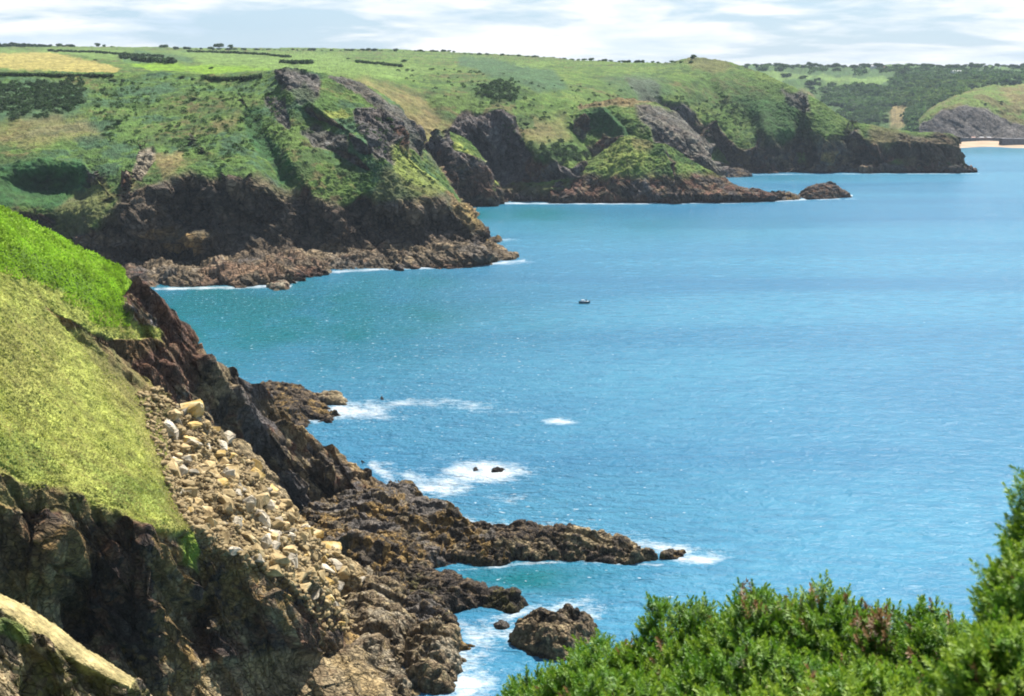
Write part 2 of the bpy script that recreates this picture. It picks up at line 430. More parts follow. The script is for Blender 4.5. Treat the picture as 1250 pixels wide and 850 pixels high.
# ================================================================ far wooded land across the bay
def cc(x, ys, Ds): return [(x, y, D) for y, D in zip(ys, Ds)]
Dd = [2000, 2050, 2150, 2300, 2500, 2750, 3100, 3500]
far = landform('far_hills', [
    cc(780, [172, 160, 145, 128, 112, 96, 86, 80], Dd), cc(900, [172, 160, 145, 126, 108, 92, 84, 80], Dd),
    cc(960, [174, 165, 152, 136, 118, 98, 87, 80], Dd), cc(1030, [176, 170, 162, 150, 128, 104, 89, 81], Dd),
    cc(1090, [176, 168, 156, 140, 122, 103, 90, 80], Dd), cc(1130, [176, 164, 150, 132, 114, 99, 89, 80], Dd),
    cc(1200, [176, 160, 142, 124, 108, 96, 88, 81], Dd), cc(1300, [176, 160, 142, 124, 108, 96, 88, 82], Dd),
    cc(1480, [176, 160, 142, 124, 108, 98, 92, 88], Dd)],
    res=0.8, shore=-50, veg_nz=(-1, -0.9), veg=(5, 40), vegc=('green', 'scrub', 'blue', 'green'), seed=3, sc1=160,
    paints=[([(925, 84), (1500, 84), (1500, 170), (1125, 165), (1105, 162), (1075, 165), (1040, 160), (1000, 125), (985, 108), (925, 98)], 'scrub', 2, 4, .9), ([(930, 88), (1000, 90), (1040, 92), (1000, 97), (950, 99)], 'field', 3, 4), ([(1000, 95), (1090, 93), (1110, 98), (1060, 104), (1010, 103)], 'field', 2, 3),
            ([(955, 108), (990, 112), (1000, 125), (975, 122)], 'bracken', 3, 4), ([(1085, 125), (1105, 125), (1112, 150), (1085, 156)], 'dry', 4, 4),
            ([(1110, 92), (1180, 92), (1180, 97), (1120, 97)], 'field', 1, 2)])

hill_e = landform('headland_hill', [
    cc(1122, [176, 170, 162, 155, 150, 148], [1790, 1800, 1815, 1830, 1850, 1880]),
    cc(1136, [176, 168, 152, 142, 136, 133], [1780, 1795, 1815, 1835, 1860, 1920]),
    cc(1165, [176, 168, 148, 131, 122, 117], [1775, 1790, 1815, 1840, 1880, 1960]),
    cc(1200, [176, 168, 148, 131, 115, 106], [1775, 1790, 1815, 1840, 1900, 2000]),
    cc(1235, [176, 169, 155, 143, 120, 103], [1775, 1790, 1815, 1840, 1900, 2030]),
    cc(1290, [176, 169, 162, 152, 125, 102], [1770, 1790, 1815, 1840, 1900, 2030]),
    cc(1420, [176, 169, 162, 155, 130, 108], [1770, 1790, 1815, 1840, 1900, 2030])],
    res=1.1, shore=-50, veg_nz=(-1, -0.9), veg=(2.0, 18), rock=(8, 22), vegc=('sward', 'green', 'bracken'), rockc=('grey', 'rock', 'dark', 'pale'), seed=5, sc1=90,
    paints=[([(1100, 182), (1128, 150), (1150, 135), (1180, 129), (1205, 134), (1235, 150), (1262, 156), (1500, 160), (1500, 182)], 'grey', 2, 5),
            ([(1215, 105), (1260, 104), (1275, 140), (1240, 135)], 'dry', 5, 6, 0.45)])

# beach with its stepped upper sand
bv = []
xs = np.linspace(1140, 1420, 60); ys = np.array([184, 181.5, 180, 177.5, 175, 172.8])
zz = np.array([-2.5, -0.8, 0.1, 1.2, 2.3, 3.2])
PX, PY = np.meshgrid(xs, ys, indexing='ij')
PYw = PY + 0.8 * np.sin(PX / 13.0)
Dm = (H - zz[None, :]) / np.tan(PITCH + np.arctan((PYw - 425) / F))
bP = unp(PX, PYw, Dm)
o = mesh_from('beach', bP, grid_faces(*PX.shape), simple('beach_sand', (0.36, 0.26, 0.165), 0.95, 0.2, 0.05), smooth=True)
tag(o, kind='structure')

# ================================================================ long cliffs from the fields to the far point
D9 = [None, 922, 932, 950, 990, 1040, 1180, 1480, 2100]
def low(x, top): return [(x, 172, 838), (x, 160, 841), (x, 145, 845), (x, 120, 852), (x, 97, 862), (x, 88, 940), (x, 78, 1130), (x, 67, 1500), (x, top, 2300)]
cliffs = landform('cliff_coast', [
    low(-420, 57), low(-200, 56), low(-80, 57), low(40, 56), low(150, 57.5), low(280, 58.5), low(350, 58.5),
    [(400, 205, 820), (400, 190, 825), (400, 175, 832), (400, 150, 840), (400, 120, 855), (400, 98, 890), (400, 84, 1060), (400, 71, 1450), (400, 58.5, 2250)],
    [(450, 240, 880), (450, 225, 885), (450, 205, 890), (450, 170, 896), (450, 140, 910), (450, 105, 960), (450, 86, 1120), (450, 73, 1480), (450, 60, 2200)],
    [(500, 250, None), (500, 238, 915), (500, 228, 922), (500, 178, 928), (500, 142, 960), (500, 112, 1015), (500, 90, 1150), (500, 75, 1500), (500, 61, 2200)],
    [(560, 247, None), (560, 234, 928), (560, 224, 938), (560, 183, 948), (560, 145, 990), (560, 112, 1040), (560, 90, 1180), (560, 77, 1500), (560, 64, 2100)],
    [(605, 247, None), (605, 232, 935), (605, 222, 950), (603, 140, 985), (600, 132, 1000), (600, 108, 1050), (600, 90, 1180), (600, 77, 1480), (600, 66, 2050)],
    [(640, 247, None), (640, 232, 930), (640, 222, 942), (640, 175, 960), (640, 140, 1010), (640, 110, 1060), (640, 90, 1190), (640, 79, 1440), (640, 68, 1900)],
    [(700, 247, None), (700, 230, 926), (700, 220, 938), (700, 190, 960), (700, 155, 1010), (700, 122, 1070), (700, 98, 1180), (700, 83, 1380), (700, 73, 1750)],
    [(760, 238, None), (760, 228, 985), (760, 216, 1010), (760, 190, 1040), (760, 155, 1090), (760, 122, 1140), (760, 100, 1210), (760, 86, 1360), (760, 76, 1600)],
    [(815, 226, None), (815, 218, 1100), (815, 208, 1120), (815, 180, 1140), (815, 150, 1180), (815, 122, 1220), (815, 102, 1270), (815, 88, 1350), (815, 76, 1500)],
    [(855, 217, None), (855, 210, 1180), (855, 204, 1195), (855, 182, 1212), (855, 150, 1240), (855, 120, 1275), (855, 98, 1315), (850, 82, 1370), (845, 70, 1450)],
    [(890, 213, None), (890, 208, 1205), (890, 203, 1212), (890, 172, 1222), (890, 142, 1250), (890, 116, 1285), (890, 98, 1320), (890, 86, 1360), (885, 75, 1420)],
    [(925, 212, None), (925, 207, 1208), (925, 203, 1216), (925, 168, 1224), (925, 140, 1250), (925, 118, 1280), (925, 104, 1305), (925, 94, 1330), (922, 86, 1360)],
    [(960, 212, None), (960, 207, 1206), (960, 203, 1216), (962, 162, 1226), (960, 145, 1240), (960, 128, 1256), (960, 117, 1270), (960, 108, 1284), (958, 101, 1300)],
    [(1000, 211, None), (1000, 206, 1208), (1000, 202, 1218), (1002, 165, 1222), (1002, 156, 1228), (1002, 146, 1236), (1002, 138, 1246), (1002, 131, 1256), (1002, 125, 1266)],
    [(1040, 211, None), (1040, 206, 1208), (1040, 201, 1218), (1040, 172, 1222), (1040, 166, 1226), (1040, 160, 1232), (1040, 155, 1238), (1040, 151, 1244), (1040, 147, 1252)],
    [(1090, 211, None), (1090, 206, 1206), (1090, 201, 1215), (1088, 176, 1219), (1088, 171, 1224), (1088, 167, 1230), (1088, 163, 1236), (1088, 160, 1242), (1088, 157, 1250)],
    [(1140, 211, None), (1140, 206, 1206), (1138, 199, 1214), (1136, 176, 1218), (1136, 172, 1223), (1136, 169, 1228), (1136, 167, 1234), (1136, 164, 1240), (1136, 162, 1246)],
    [(1175, 211, None), (1173, 206, 1206), (1163, 200, 1213), (1160, 178, 1217), (1160, 175, 1222), (1160, 172, 1227), (1160, 169, 1232), (1160, 166, 1238), (1160, 163, 1244)],
    [(1194, 210.5, None), (1192, 208, 1214), (1182, 204, 1218), (1175, 195, 1222), (1173, 186, 1226), (1172, 182, 1230), (1171, 177, 1235), (1170, 172, 1240), (1168, 167, 1245)]],
    res=1.15, wrap=WALL, veg=(0.9, 9), rock=(19, 17), sc1=70, seed=11, veg_nz=(0.50, 0.66), tilt=0.45,
    vegc=('green', 'bracken', 'scrub', 'sward', 'green'), rockc=('rock', 'grey', 'red', 'dark'),
    relief=[(795, 118, 12, 34, -30, 14), (735, 100, 12, 26, -40, 12), (870, 110, 10, 34, -25, 12), (680, 135, 10, 26, -30, 8), (520, 125, 9, 26, -30, 8), (575, 200, 22, 40, 0, 22), (622, 190, 14, 40, 8, 18), (905, 150, 26, 35, 40, 14), (980, 178, 8, 30, 0, 25), (1043, 182, 9, 30, 0, 28), (660, 190, 18, 25, 0, -12),
            (700, 205, 14, 14, 0, -10), (830, 150, 14, 50, -38, 22), (935, 165, 10, 35, -10, -16), (1010, 182, 12, 26, 0, -14), (880, 185, 14, 30, -20, 20), (925, 160, 14, 40, -35, 5), (1110, 190, 30, 10, 0, 6)],
    creases=[([(1040, 150), (1036, 205)], 2, 12, 20), ([(982, 140), (976, 205)], 2, 12, 18)],
    paints=[
        ([(-500, 61), (60, 64), (120, 76), (150, 84), (140, 90), (0, 84), (-500, 78)], 'hay', 1.5, 2),
        ([(-500, 70), (-10, 60), (150, 62), (140, 74), (60, 64)], 'field', 2, 2),
        ([(150, 75), (260, 78), (330, 84), (260, 90), (180, 86)], 'lime', 2, 4, 0.8), ([(150, 65), (240, 64), (235, 76), (150, 76)], 'blue', 2, 6, 0.8),
        ([(200, 62), (420, 66), (430, 80), (330, 84), (250, 76)], 'field', 3, 4), ([(330, 74), (470, 78), (540, 86), (480, 96), (420, 90), (340, 88)], 'field', 3, 4, 0.95),
        ([(395, 100), (470, 100), (545, 140), (530, 160), (500, 155), (440, 118)], 'dry', 9, 12, 0.7),
        ([(480, 145), (520, 140), (560, 150), (530, 175), (510, 180)], 'dry', 5, 6, 0.6),
        ([(560, 70), (610, 72), (670, 86), (690, 108), (660, 112), (600, 90), (560, 82)], 'blue', 4, 8, 0.9),
        ([(630, 74), (680, 76), (660, 84), (630, 82)], 'field', 2, 4, 0.8),
        ([(570, 105), (620, 95), (650, 112), (620, 128), (585, 125)], 'scrub', 5, 8, 0.9),
        ([(612, 148), (690, 138), (700, 170), (660, 178), (620, 165)], 'dry', 8, 10, 0.6),
        ([(628, 142), (650, 142), (652, 158), (632, 158)], 'scrub', 2, 3, 0.9),
        ([(545, 160), (565, 138), (612, 136), (625, 150), (640, 175), (640, 215), (600, 225), (575, 215)], 'grey', 3, 6, 0.9),
        ([(640, 178), (700, 172), (730, 190), (700, 198), (650, 196)], 'scrub', 4, 6, 0.8),
        ([(765, 95), (800, 98), (812, 130), (785, 125)], 'grey', 3, 6, 0.8),
        ([(895, 118), (965, 122), (985, 150), (955, 180), (920, 150)], 'deep', 4, 6, 0.9), ([(850, 84), (900, 92), (960, 112), (1040, 155), (950, 175), (880, 150), (835, 120)], 'scrub', 10, 16, 0.5), ([(700, 84), (780, 92), (830, 110), (800, 125), (740, 112)], 'blue', 7, 14, 0.6),
        ([(955, 110), (985, 116), (990, 138), (965, 130)], 'grey', 3, 5, 0.7), ([(835, 66), (880, 70), (900, 84), (870, 90), (840, 78)], 'bracken', 3, 4, 0.7),
        ([(1060, 160), (1185, 166), (1185, 200), (1120, 200), (1080, 190)], 'rock', 4, 6, 0.6), ([(1060, 150), (1100, 158), (1085, 186), (1060, 176)], 'bracken', 4, 5, 0.7),
        ([(1003, 185), (1018, 185), (1018, 196), (1003, 196)], 'ochre', 2, 2, 0.8),
        ([(540, 224), (960, 224), (1200, 203), (1200, 214), (960, 216), (760, 240), (540, 243)], 'red', 2, 3, 0.25)])

# rounded spur standing in the bay cliffs
spur = landform('rock_spur', [
    [(521, 236, 900), (521, 218, 903), (522, 200, 906), (522, 182, 910), (524, 168, 916)],
    [(538, 238, 898), (538, 218, 900), (538, 198, 903), (538, 178, 908), (541, 160, 918)],
    [(556, 240, 893), (556, 220, 895), (556, 202, 899), (557, 184, 905), (559, 164, 920)],
    [(576, 240, 890), (576, 224, 893), (576, 206, 898), (577, 190, 905), (578, 176, 918)],
    [(594, 240, 892), (594, 230, 895), (594, 218, 900), (594, 208, 905), (594, 198, 914)],
    [(606, 240, 896), (606, 234, 898), (605, 228, 902), (604, 224, 906), (603, 220, 912)]],
    res=1.3, wrap=[(4, 14, 0.9), (0, 40, 0.5)], veg=(0.8, 6), rock=(11, 14), seed=17, veg_nz=(0.60, 0.75), sc1=40, rockc=('rock', 'red', 'grey', 'dark'),
    creases=[([(541, 160), (552, 200), (560, 240)], 2, -12, 30)],
    paints=[([(538, 156), (562, 158), (582, 172), (600, 196), (590, 196), (572, 184), (552, 172)], 'green', 1.5, 3, 0.8), ([(572, 205), (600, 205), (600, 238), (560, 238)], 'red', 4, 4, 0.6)])

lobe_b = landform('rocky_bluff', [
    cc(700, [205, 180, 160, 142, 128], [985, 995, 1003, 1012, 1030]),
    cc(720, [205, 180, 158, 138, 125], [982, 994, 1002, 1012, 1032]),
    cc(757, [207, 186, 162, 140, 121], [962, 975, 987, 1000, 1030]),
    cc(790, [212, 192, 168, 144, 122], [955, 964, 976, 992, 1028]),
    [(828, 218, 952), (828, 200, 960), (828, 180, 970), (826, 158, 984), (824, 136, 1020)],
    [(852, 220, 952), (852, 208, 958), (850, 190, 966), (848, 172, 980), (845, 156, 1010)],
    [(880, 222, 956), (878, 214, 960), (874, 204, 968), (869, 192, 980), (863, 176, 1000)]],
    res=1.3, wrap=[(0, 25, 0.9), (-10, 70, 0.5), (-20, 120, 0)], vegc=('green', 'sward', 'scrub'), veg=(1.0, 8), rock=(15, 17), seed=23, veg_nz=(0.5, 0.68), sc1=40, rockc=('grey', 'rock', 'red', 'pale'),
    relief=[(733, 150, 16, 22, 20, 16)], creases=[([(735, 128), (760, 155), (772, 180)], 2, -12, 30)],
    paints=[([(712, 134), (738, 130), (760, 150), (772, 166), (748, 168), (722, 158)], 'deep', 2, 3), ([(700, 122), (770, 114), (800, 122), (770, 130), (735, 128), (708, 134)], 'ochre', 2, 4, 0.55),
            ([(775, 128), (900, 150), (890, 222), (800, 180)], 'grey', 4, 8, 0.7)])
lobe_f = landform('grassy_bluff', [
    [(672, 248, None), (672, 240, 915), (672, 232, 922), (672, 226, 930), (672, 222, 940)],
    [(705, 248, None), (705, 238, 917), (705, 228, 926), (705, 216, 934), (705, 205, 948)],
    [(735, 248, None), (735, 238, 917), (735, 226, 924), (737, 205, 935), (740, 182, 955)],
    [(765, 248, None), (765, 238, 917), (765, 224, 922), (766, 194, 938), (767, 165, 962)],
    [(795, 248, None), (795, 238, 917), (795, 226, 924), (797, 200, 940), (800, 174, 960)],
    [(825, 248, None), (825, 238, 917), (825, 228, 924), (822, 204, 938), (818, 178, 958)],
    [(855, 247, None), (855, 238, 917), (855, 230, 926), (852, 215, 938), (848, 198, 954)],
    [(900, 247, None), (900, 239, 917), (900, 234, 924), (900, 229, 932), (900, 224, 942)],
    [(935, 246, None), (933, 240, 922), (930, 237, 928), (928, 234, 934), (926, 231, 942)],
    [(970, 242.5, None), (966, 240, 942), (962, 239, 946), (958, 238, 950), (955, 237, 955)]],
    res=1.4, wrap=[(0, 25, 0.8), (-10, 60, 0)], vegc=('sward', 'green', 'scrub'), veg=(0.9, 6), rock=(9, 11), seed=29, veg_nz=(0.48, 0.66), sc1=35, rockc=('rock', 'dark', 'grey', 'red'), shore=14,
    creases=[([(806, 168), (820, 200), (830, 235)], 2, -9, 30)],
    paints=[([(738, 180), (768, 162), (792, 180), (788, 205), (750, 212), (732, 208)], 'grass', 4, 6, 0.45), ([(770, 168), (800, 170), (796, 182), (775, 182)], 'dry', 3, 3, 0.6),
            ([(672, 236), (980, 236), (980, 250), (672, 250)], 'red', 2, 3, 0.2)])

# ================================================================ middle headland
ridge = landform('hill_ridge', [
    cc(372, [165, 135, 112, 98, 88], [745, 765, 785, 805, 835]),
    cc(425, [190, 155, 125, 107, 94], [745, 762, 782, 804, 835]),
    [(465, 215, 745), (465, 172, 762), (463, 143, 780), (461, 124, 800), (458, 109, 830)],
    [(500, 225, 748), (500, 186, 765), (497, 160, 782), (494, 145, 800), (490, 132, 826)],
    [(525, 232, 752), (520, 208, 765), (513, 182, 782), (506, 165, 800), (500, 150, 822)],
    [(560, 245, 765), (550, 232, 775), (538, 212, 788), (522, 190, 802), (507, 170, 816)]],
    res=1.2, wrap=[(0, 22, 0.95), (-5, 60, 0.5), (-20, 90, 0)], veg=(1.0, 7), rock=(11, 12), seed=31, veg_nz=(0.45, 0.62), sc1=45, vegc=('green', 'scrub', 'sward', 'blue'),
    paints=[([(405, 88), (440, 100), (500, 145), (505, 165), (480, 150), (440, 118), (400, 104)], 'grey', 2, 5, 0.65), ([(470, 135), (512, 170), (516, 195), (490, 175)], 'grey', 2, 4, 0.5)])

def A_(x, ys, Ds, xs=None):
    Ds = list(Ds); Ds[2] = Ds[3] - 11
    xs = xs or [x] * len(ys); return [(a, y, D) for a, y, D in zip(xs, ys, Ds)]
head = landform('middle_headland', [
    A_(-140, [352, 342, 330, 246, 205, 170, 128, 90], [None, 552, 575, 590, 650, 700, 770, 852]),
    A_(-40, [352, 342, 330, 250, 200, 168, 125, 88], [None, 552, 580, 600, 655, 700, 770, 852]),
    A_(40, [352, 340, 322, 250, 196, 165, 124, 88], [None, 555, 590, 612, 650, 695, 770, 852]),
    A_(95, [352, 340, 320, 262, 198, 165, 124, 88], [None, 552, 580, 605, 652, 695, 770, 852]),
    A_(128, [352, 338, 318, 270, 215, 170, 125, 88], [None, 552, 578, 592, 625, 680, 765, 850], [128, 128, 122, 112, 128, 130, 130, 130]),
    A_(170, [351, 335, 310, 240, 205, 170, 125, 89], [None, 556, 582, 605, 632, 680, 762, 845]),
    A_(230, [350, 330, 306, 218, 195, 165, 122, 90], [None, 558, 588, 618, 640, 682, 755, 835]),
    A_(290, [350, 328, 302, 222, 195, 160, 120, 91], [None, 556, 592, 615, 638, 680, 745, 825]),
    A_(335, [349, 328, 300, 238, 200, 160, 115, 86], [None, 556, 596, 618, 640, 682, 735, 790]),
    A_(362, [342, 325, 300, 242, 200, 155, 112, 82], [None, 572, 604, 622, 642, 682, 722, 765], [366, 366, 366, 365, 362, 358, 355, 350]),
    A_(400, [331, 319, 300, 246, 205, 152, 122, 90], [None, 600, 618, 630, 648, 686, 712, 750], [405, 405, 405, 405, 405, 402, 398, 392]),
    A_(455, [328, 312, 299, 244, 205, 170, 150, 112], [None, 608, 622, 634, 648, 672, 690, 728], [455, 455, 455, 455, 455, 453, 448, 432]),
    A_(500, [327, 309, 297, 242, 215, 195, 165, 128], [None, 609, 624, 637, 650, 664, 682, 716], [505, 505, 505, 502, 492, 480, 474, 455]),
    A_(545, [326, 306, 295, 246, 225, 205, 178, 138], [None, 609, 626, 642, 654, 668, 684, 708], [548, 548, 548, 538, 520, 502, 484, 468]),
    A_(590, [324, 308, 295, 268, 240, 215, 185, 144], [None, 612, 628, 640, 656, 672, 688, 704], [588, 586, 578, 566, 545, 518, 490, 474]),
    A_(622, [319, 313, 301, 284, 256, 226, 192, 150], [None, 624, 632, 640, 654, 668, 684, 700], [620, 612, 590, 583, 566, 535, 497, 478])],
    res=1.3, wrap=[(0, 20, 0.95), (-12, 60, 0.75), (-30, 110, 0.4), (-40, 130, 0)], veg=(0.75, 5.5), rock=(14, 11), sc1=45, seed=37, shore=9, veg_nz=(0.40, 0.56), tilt=0.5,
    vegc=('green', 'bracken', 'scrub', 'blue', 'green'), rockc=('rock', 'grey', 'red', 'dark'),
    relief=[(225, 255, 10, 34, 10, 10), (262, 262, 9, 30, -10, -9), (292, 258, 10, 30, 0, 9), (345, 268, 9, 28, 10, -8), (372, 270, 10, 26, 0, 9), (410, 272, 9, 24, 0, -7), (440, 270, 9, 22, 10, 9), (510, 268, 9, 24, -10, -7), (535, 270, 8, 22, 0, 8), (190, 262, 9, 30, 10, -8),
            (300, 215, 8, 20, 20, -6), (60, 228, 60, 18, 0, 22), (200, 315, 60, 10, 0, 16), (240, 292, 28, 10, -8, -16), (320, 265, 40, 22, 10, 10), (480, 275, 60, 16, 0, 10), (560, 285, 16, 16, 20, 8),
            (330, 190, 14, 50, -28, 12), (250, 250, 20, 20, 0, 8), (170, 260, 20, 30, 30, -10), (385, 120, 20, 22, -30, -10), (395, 150, 26, 10, 25, 8), (445, 165, 22, 22, 20, -10),
            (350, 100, 12, 14, 0, -8), (180, 190, 9, 24, 20, -6), (420, 195, 30, 7, 30, 7), (150, 130, 60, 12, 25, 5), (300, 130, 60, 14, -20, -6)],
    creases=[([(305, 138), (322, 170), (345, 205), (375, 235)], 14, 4.5, 30), ([(-20, 205), (40, 193), (100, 196), (112, 210)], 1.5, -12, 40), ([(250, 185), (275, 220), (300, 250)], 5, 4, 20),
             ([(380, 125), (430, 160), (470, 195)], 2, -6, 16), ([(175, 180), (165, 215)], 2, -6, 12)],
    paints=[
        ([(-150, 98), (60, 96), (105, 110), (95, 138), (40, 150), (-150, 140)], 'blue', 6, 10, 0.85),
        ([(-150, 150), (40, 146), (110, 140), (120, 165), (60, 178), (-150, 180)], 'dry', 8, 10, 0.6),
        ([(-20, 205), (40, 194), (100, 196), (110, 214), (70, 258), (-20, 250)], 'deep', 2, 4, 0.9),
        ([(62, 262), (110, 222), (128, 214), (140, 240), (100, 290), (60, 300)], 'bracken', 4, 6, 0.7),
        ([(160, 215), (172, 182), (186, 178), (190, 195), (172, 220)], 'pale', 1.5, 3, 0.85),
        ([(190, 190), (222, 182), (226, 205), (200, 218)], 'dry', 4, 5, 0.8),
        ([(260, 148), (290, 142), (285, 158), (265, 160)], 'dry', 5, 6, 0.5),
        ([(300, 130), (316, 135), (322, 160), (350, 190), (365, 218), (345, 222), (318, 190), (300, 160)], 'deep', 2, 4, 0.9),
        ([(335, 84), (372, 84), (392, 100), (385, 128), (365, 128), (345, 110)], 'grey', 3, 7, 0.8), ([(325, 120), (350, 118), (352, 155), (338, 150)], 'grey', 2, 6, 0.7),
        ([(385, 150), (420, 165), (425, 190), (390, 180), (370, 160)], 'grey', 3, 6, 0.7), ([(432, 135), (470, 132), (482, 150), (482, 200), (460, 195), (440, 165)], 'grey', 2, 6, 0.85),
        ([(352, 112), (372, 104), (385, 120), (430, 135), (420, 145), (385, 138)], 'scrub', 3, 5, 0.6), ([(395, 135), (420, 134), (430, 142), (400, 146)], 'grass', 2, 3, 0.8),
        ([(480, 178), (500, 188), (545, 232), (530, 240), (495, 225), (482, 205)], 'grass', 3, 5, 0.6), ([(470, 205), (545, 240), (530, 255), (450, 245)], 'bracken', 5, 6, 0.6),
        ([(62, 300), (150, 250), (165, 220), (240, 214), (300, 222), (380, 245), (460, 250), (540, 245), (580, 285), (600, 300), (60, 330)], 'rock', 7, 14, 0.7), ([(150, 235), (240, 225), (330, 240), (460, 258), (550, 262), (585, 296), (400, 302), (330, 292), (230, 275), (150, 275)], 'dark', 6, 12, 0.55),  # the dark patch paints the cliff's shade into its rock colour
        ([(190, 305), (225, 288), (250, 290), (240, 302), (205, 312)], 'ochre', 2, 4, 0.8), ([(165, 280), (215, 275), (215, 286), (180, 290)], 'ochre', 2, 5, 0.6),
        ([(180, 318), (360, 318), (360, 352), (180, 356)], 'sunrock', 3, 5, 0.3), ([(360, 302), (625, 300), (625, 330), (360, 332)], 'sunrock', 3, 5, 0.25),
        ([(545, 235), (570, 255), (590, 290), (575, 280), (550, 250)], 'ochre', 2, 4, 0.6)])

# ================================================================ near headland
back = landform('near_headland', [
    cc(-160, [420, 350, 300, 240, 185], [168, 172, 180, 190, 202]),
    cc(-60, [410, 345, 305, 262, 226], [170, 176, 183, 191, 201]),
    cc(0, [405, 345, 312, 280, 250], [172, 178, 184, 191, 200]),
    cc(70, [430, 385, 345, 312, 286], [183, 189, 195, 202, 210]),
    cc(125, [478, 430, 385, 346, 313], [193, 198, 204, 211, 220]),
    [(150, 510, 205), (150, 450, 209), (150, 400, 212), (150, 360, 216), (148, 325, 222)],
    [(175, 540, 209), (175, 480, 213), (176, 430, 216), (175, 385, 220), (172, 345, 226)],
    [(220, 580, 219), (220, 525, 223), (220, 475, 226), (220, 430, 230), (217, 389, 236)],
    [(285, 630, 233), (285, 580, 237), (285, 530, 240), (285, 485, 244), (282, 442, 250)],
    [(345, 665, 244), (345, 625, 248), (345, 580, 251), (343, 537, 255), (340, 494, 261)],
    [(405, 672, 249), (405, 645, 253), (405, 612, 256), (403, 580, 260), (400, 547, 266)],
    [(455, 678, 249), (455, 650, 253), (455, 622, 256), (455, 600, 260), (453, 577, 266)],
    [(505, 684, 249), (505, 660, 253), (505, 636, 256), (505, 620, 260), (503, 607, 266)]],
    res=1.5, mat_=M_near, wrap=[(-2, 8, 0.9), (-12, 25, 0.3), (-20, 40, 0)], veg=(0.22, 1.5), rock=(4.6, 6.0), sc1=14, seed=43, shore=3, veg_nz=(2, 3), tilt=0.75, stretch=(1, 1, 2.6),
    rockc=('rock', 'red', 'sunrock', 'dark', 'grey'), strat=1.5, vegc=('grass', 'green'),
    relief=[(185, 430, 9, 60, -25, 5), (300, 590, 30, 30, 30, 6), (250, 450, 8, 50, -30, -3), (400, 600, 60, 14, 30, 4), (340, 540, 10, 60, -35, -4)],
    paints=[([(-200, 150), (-60, 215), (0, 245), (70, 282), (125, 312), (150, 326), (160, 345), (150, 372), (160, 400), (120, 395), (60, 352), (-200, 300)], 'lime', 3, 9, 1), ([(-60, 290), (20, 300), (100, 345), (150, 385), (140, 395), (60, 352), (-60, 320)], 'green', 8, 16, .75),
            ([(-200, 325), (-40, 318), (20, 330), (90, 360), (140, 385), (195, 405), (200, 425), (150, 445), (100, 420), (60, 400), (-200, 500)], 'grass', 3, 5, 1),
            ([(58, 378), (85, 392), (120, 410), (150, 416), (190, 412), (205, 440), (214, 500), (180, 490), (110, 440)], 'red', 2, 3, 0.95),
            ([(205, 380), (250, 420), (240, 480), (215, 470), (195, 420)], 'red', 4, 6, 0.8), ([(160, 330), (185, 345), (215, 395), (205, 400), (170, 372)], 'red', 3, 4, 0.8),
            ([(270, 470), (300, 490), (345, 560), (330, 560), (285, 500)], 'grey', 3, 4, 0.8), ([(300, 470), (360, 510), (470, 590), (455, 595), (340, 515)], 'ochre', 3, 5, 0.4)])

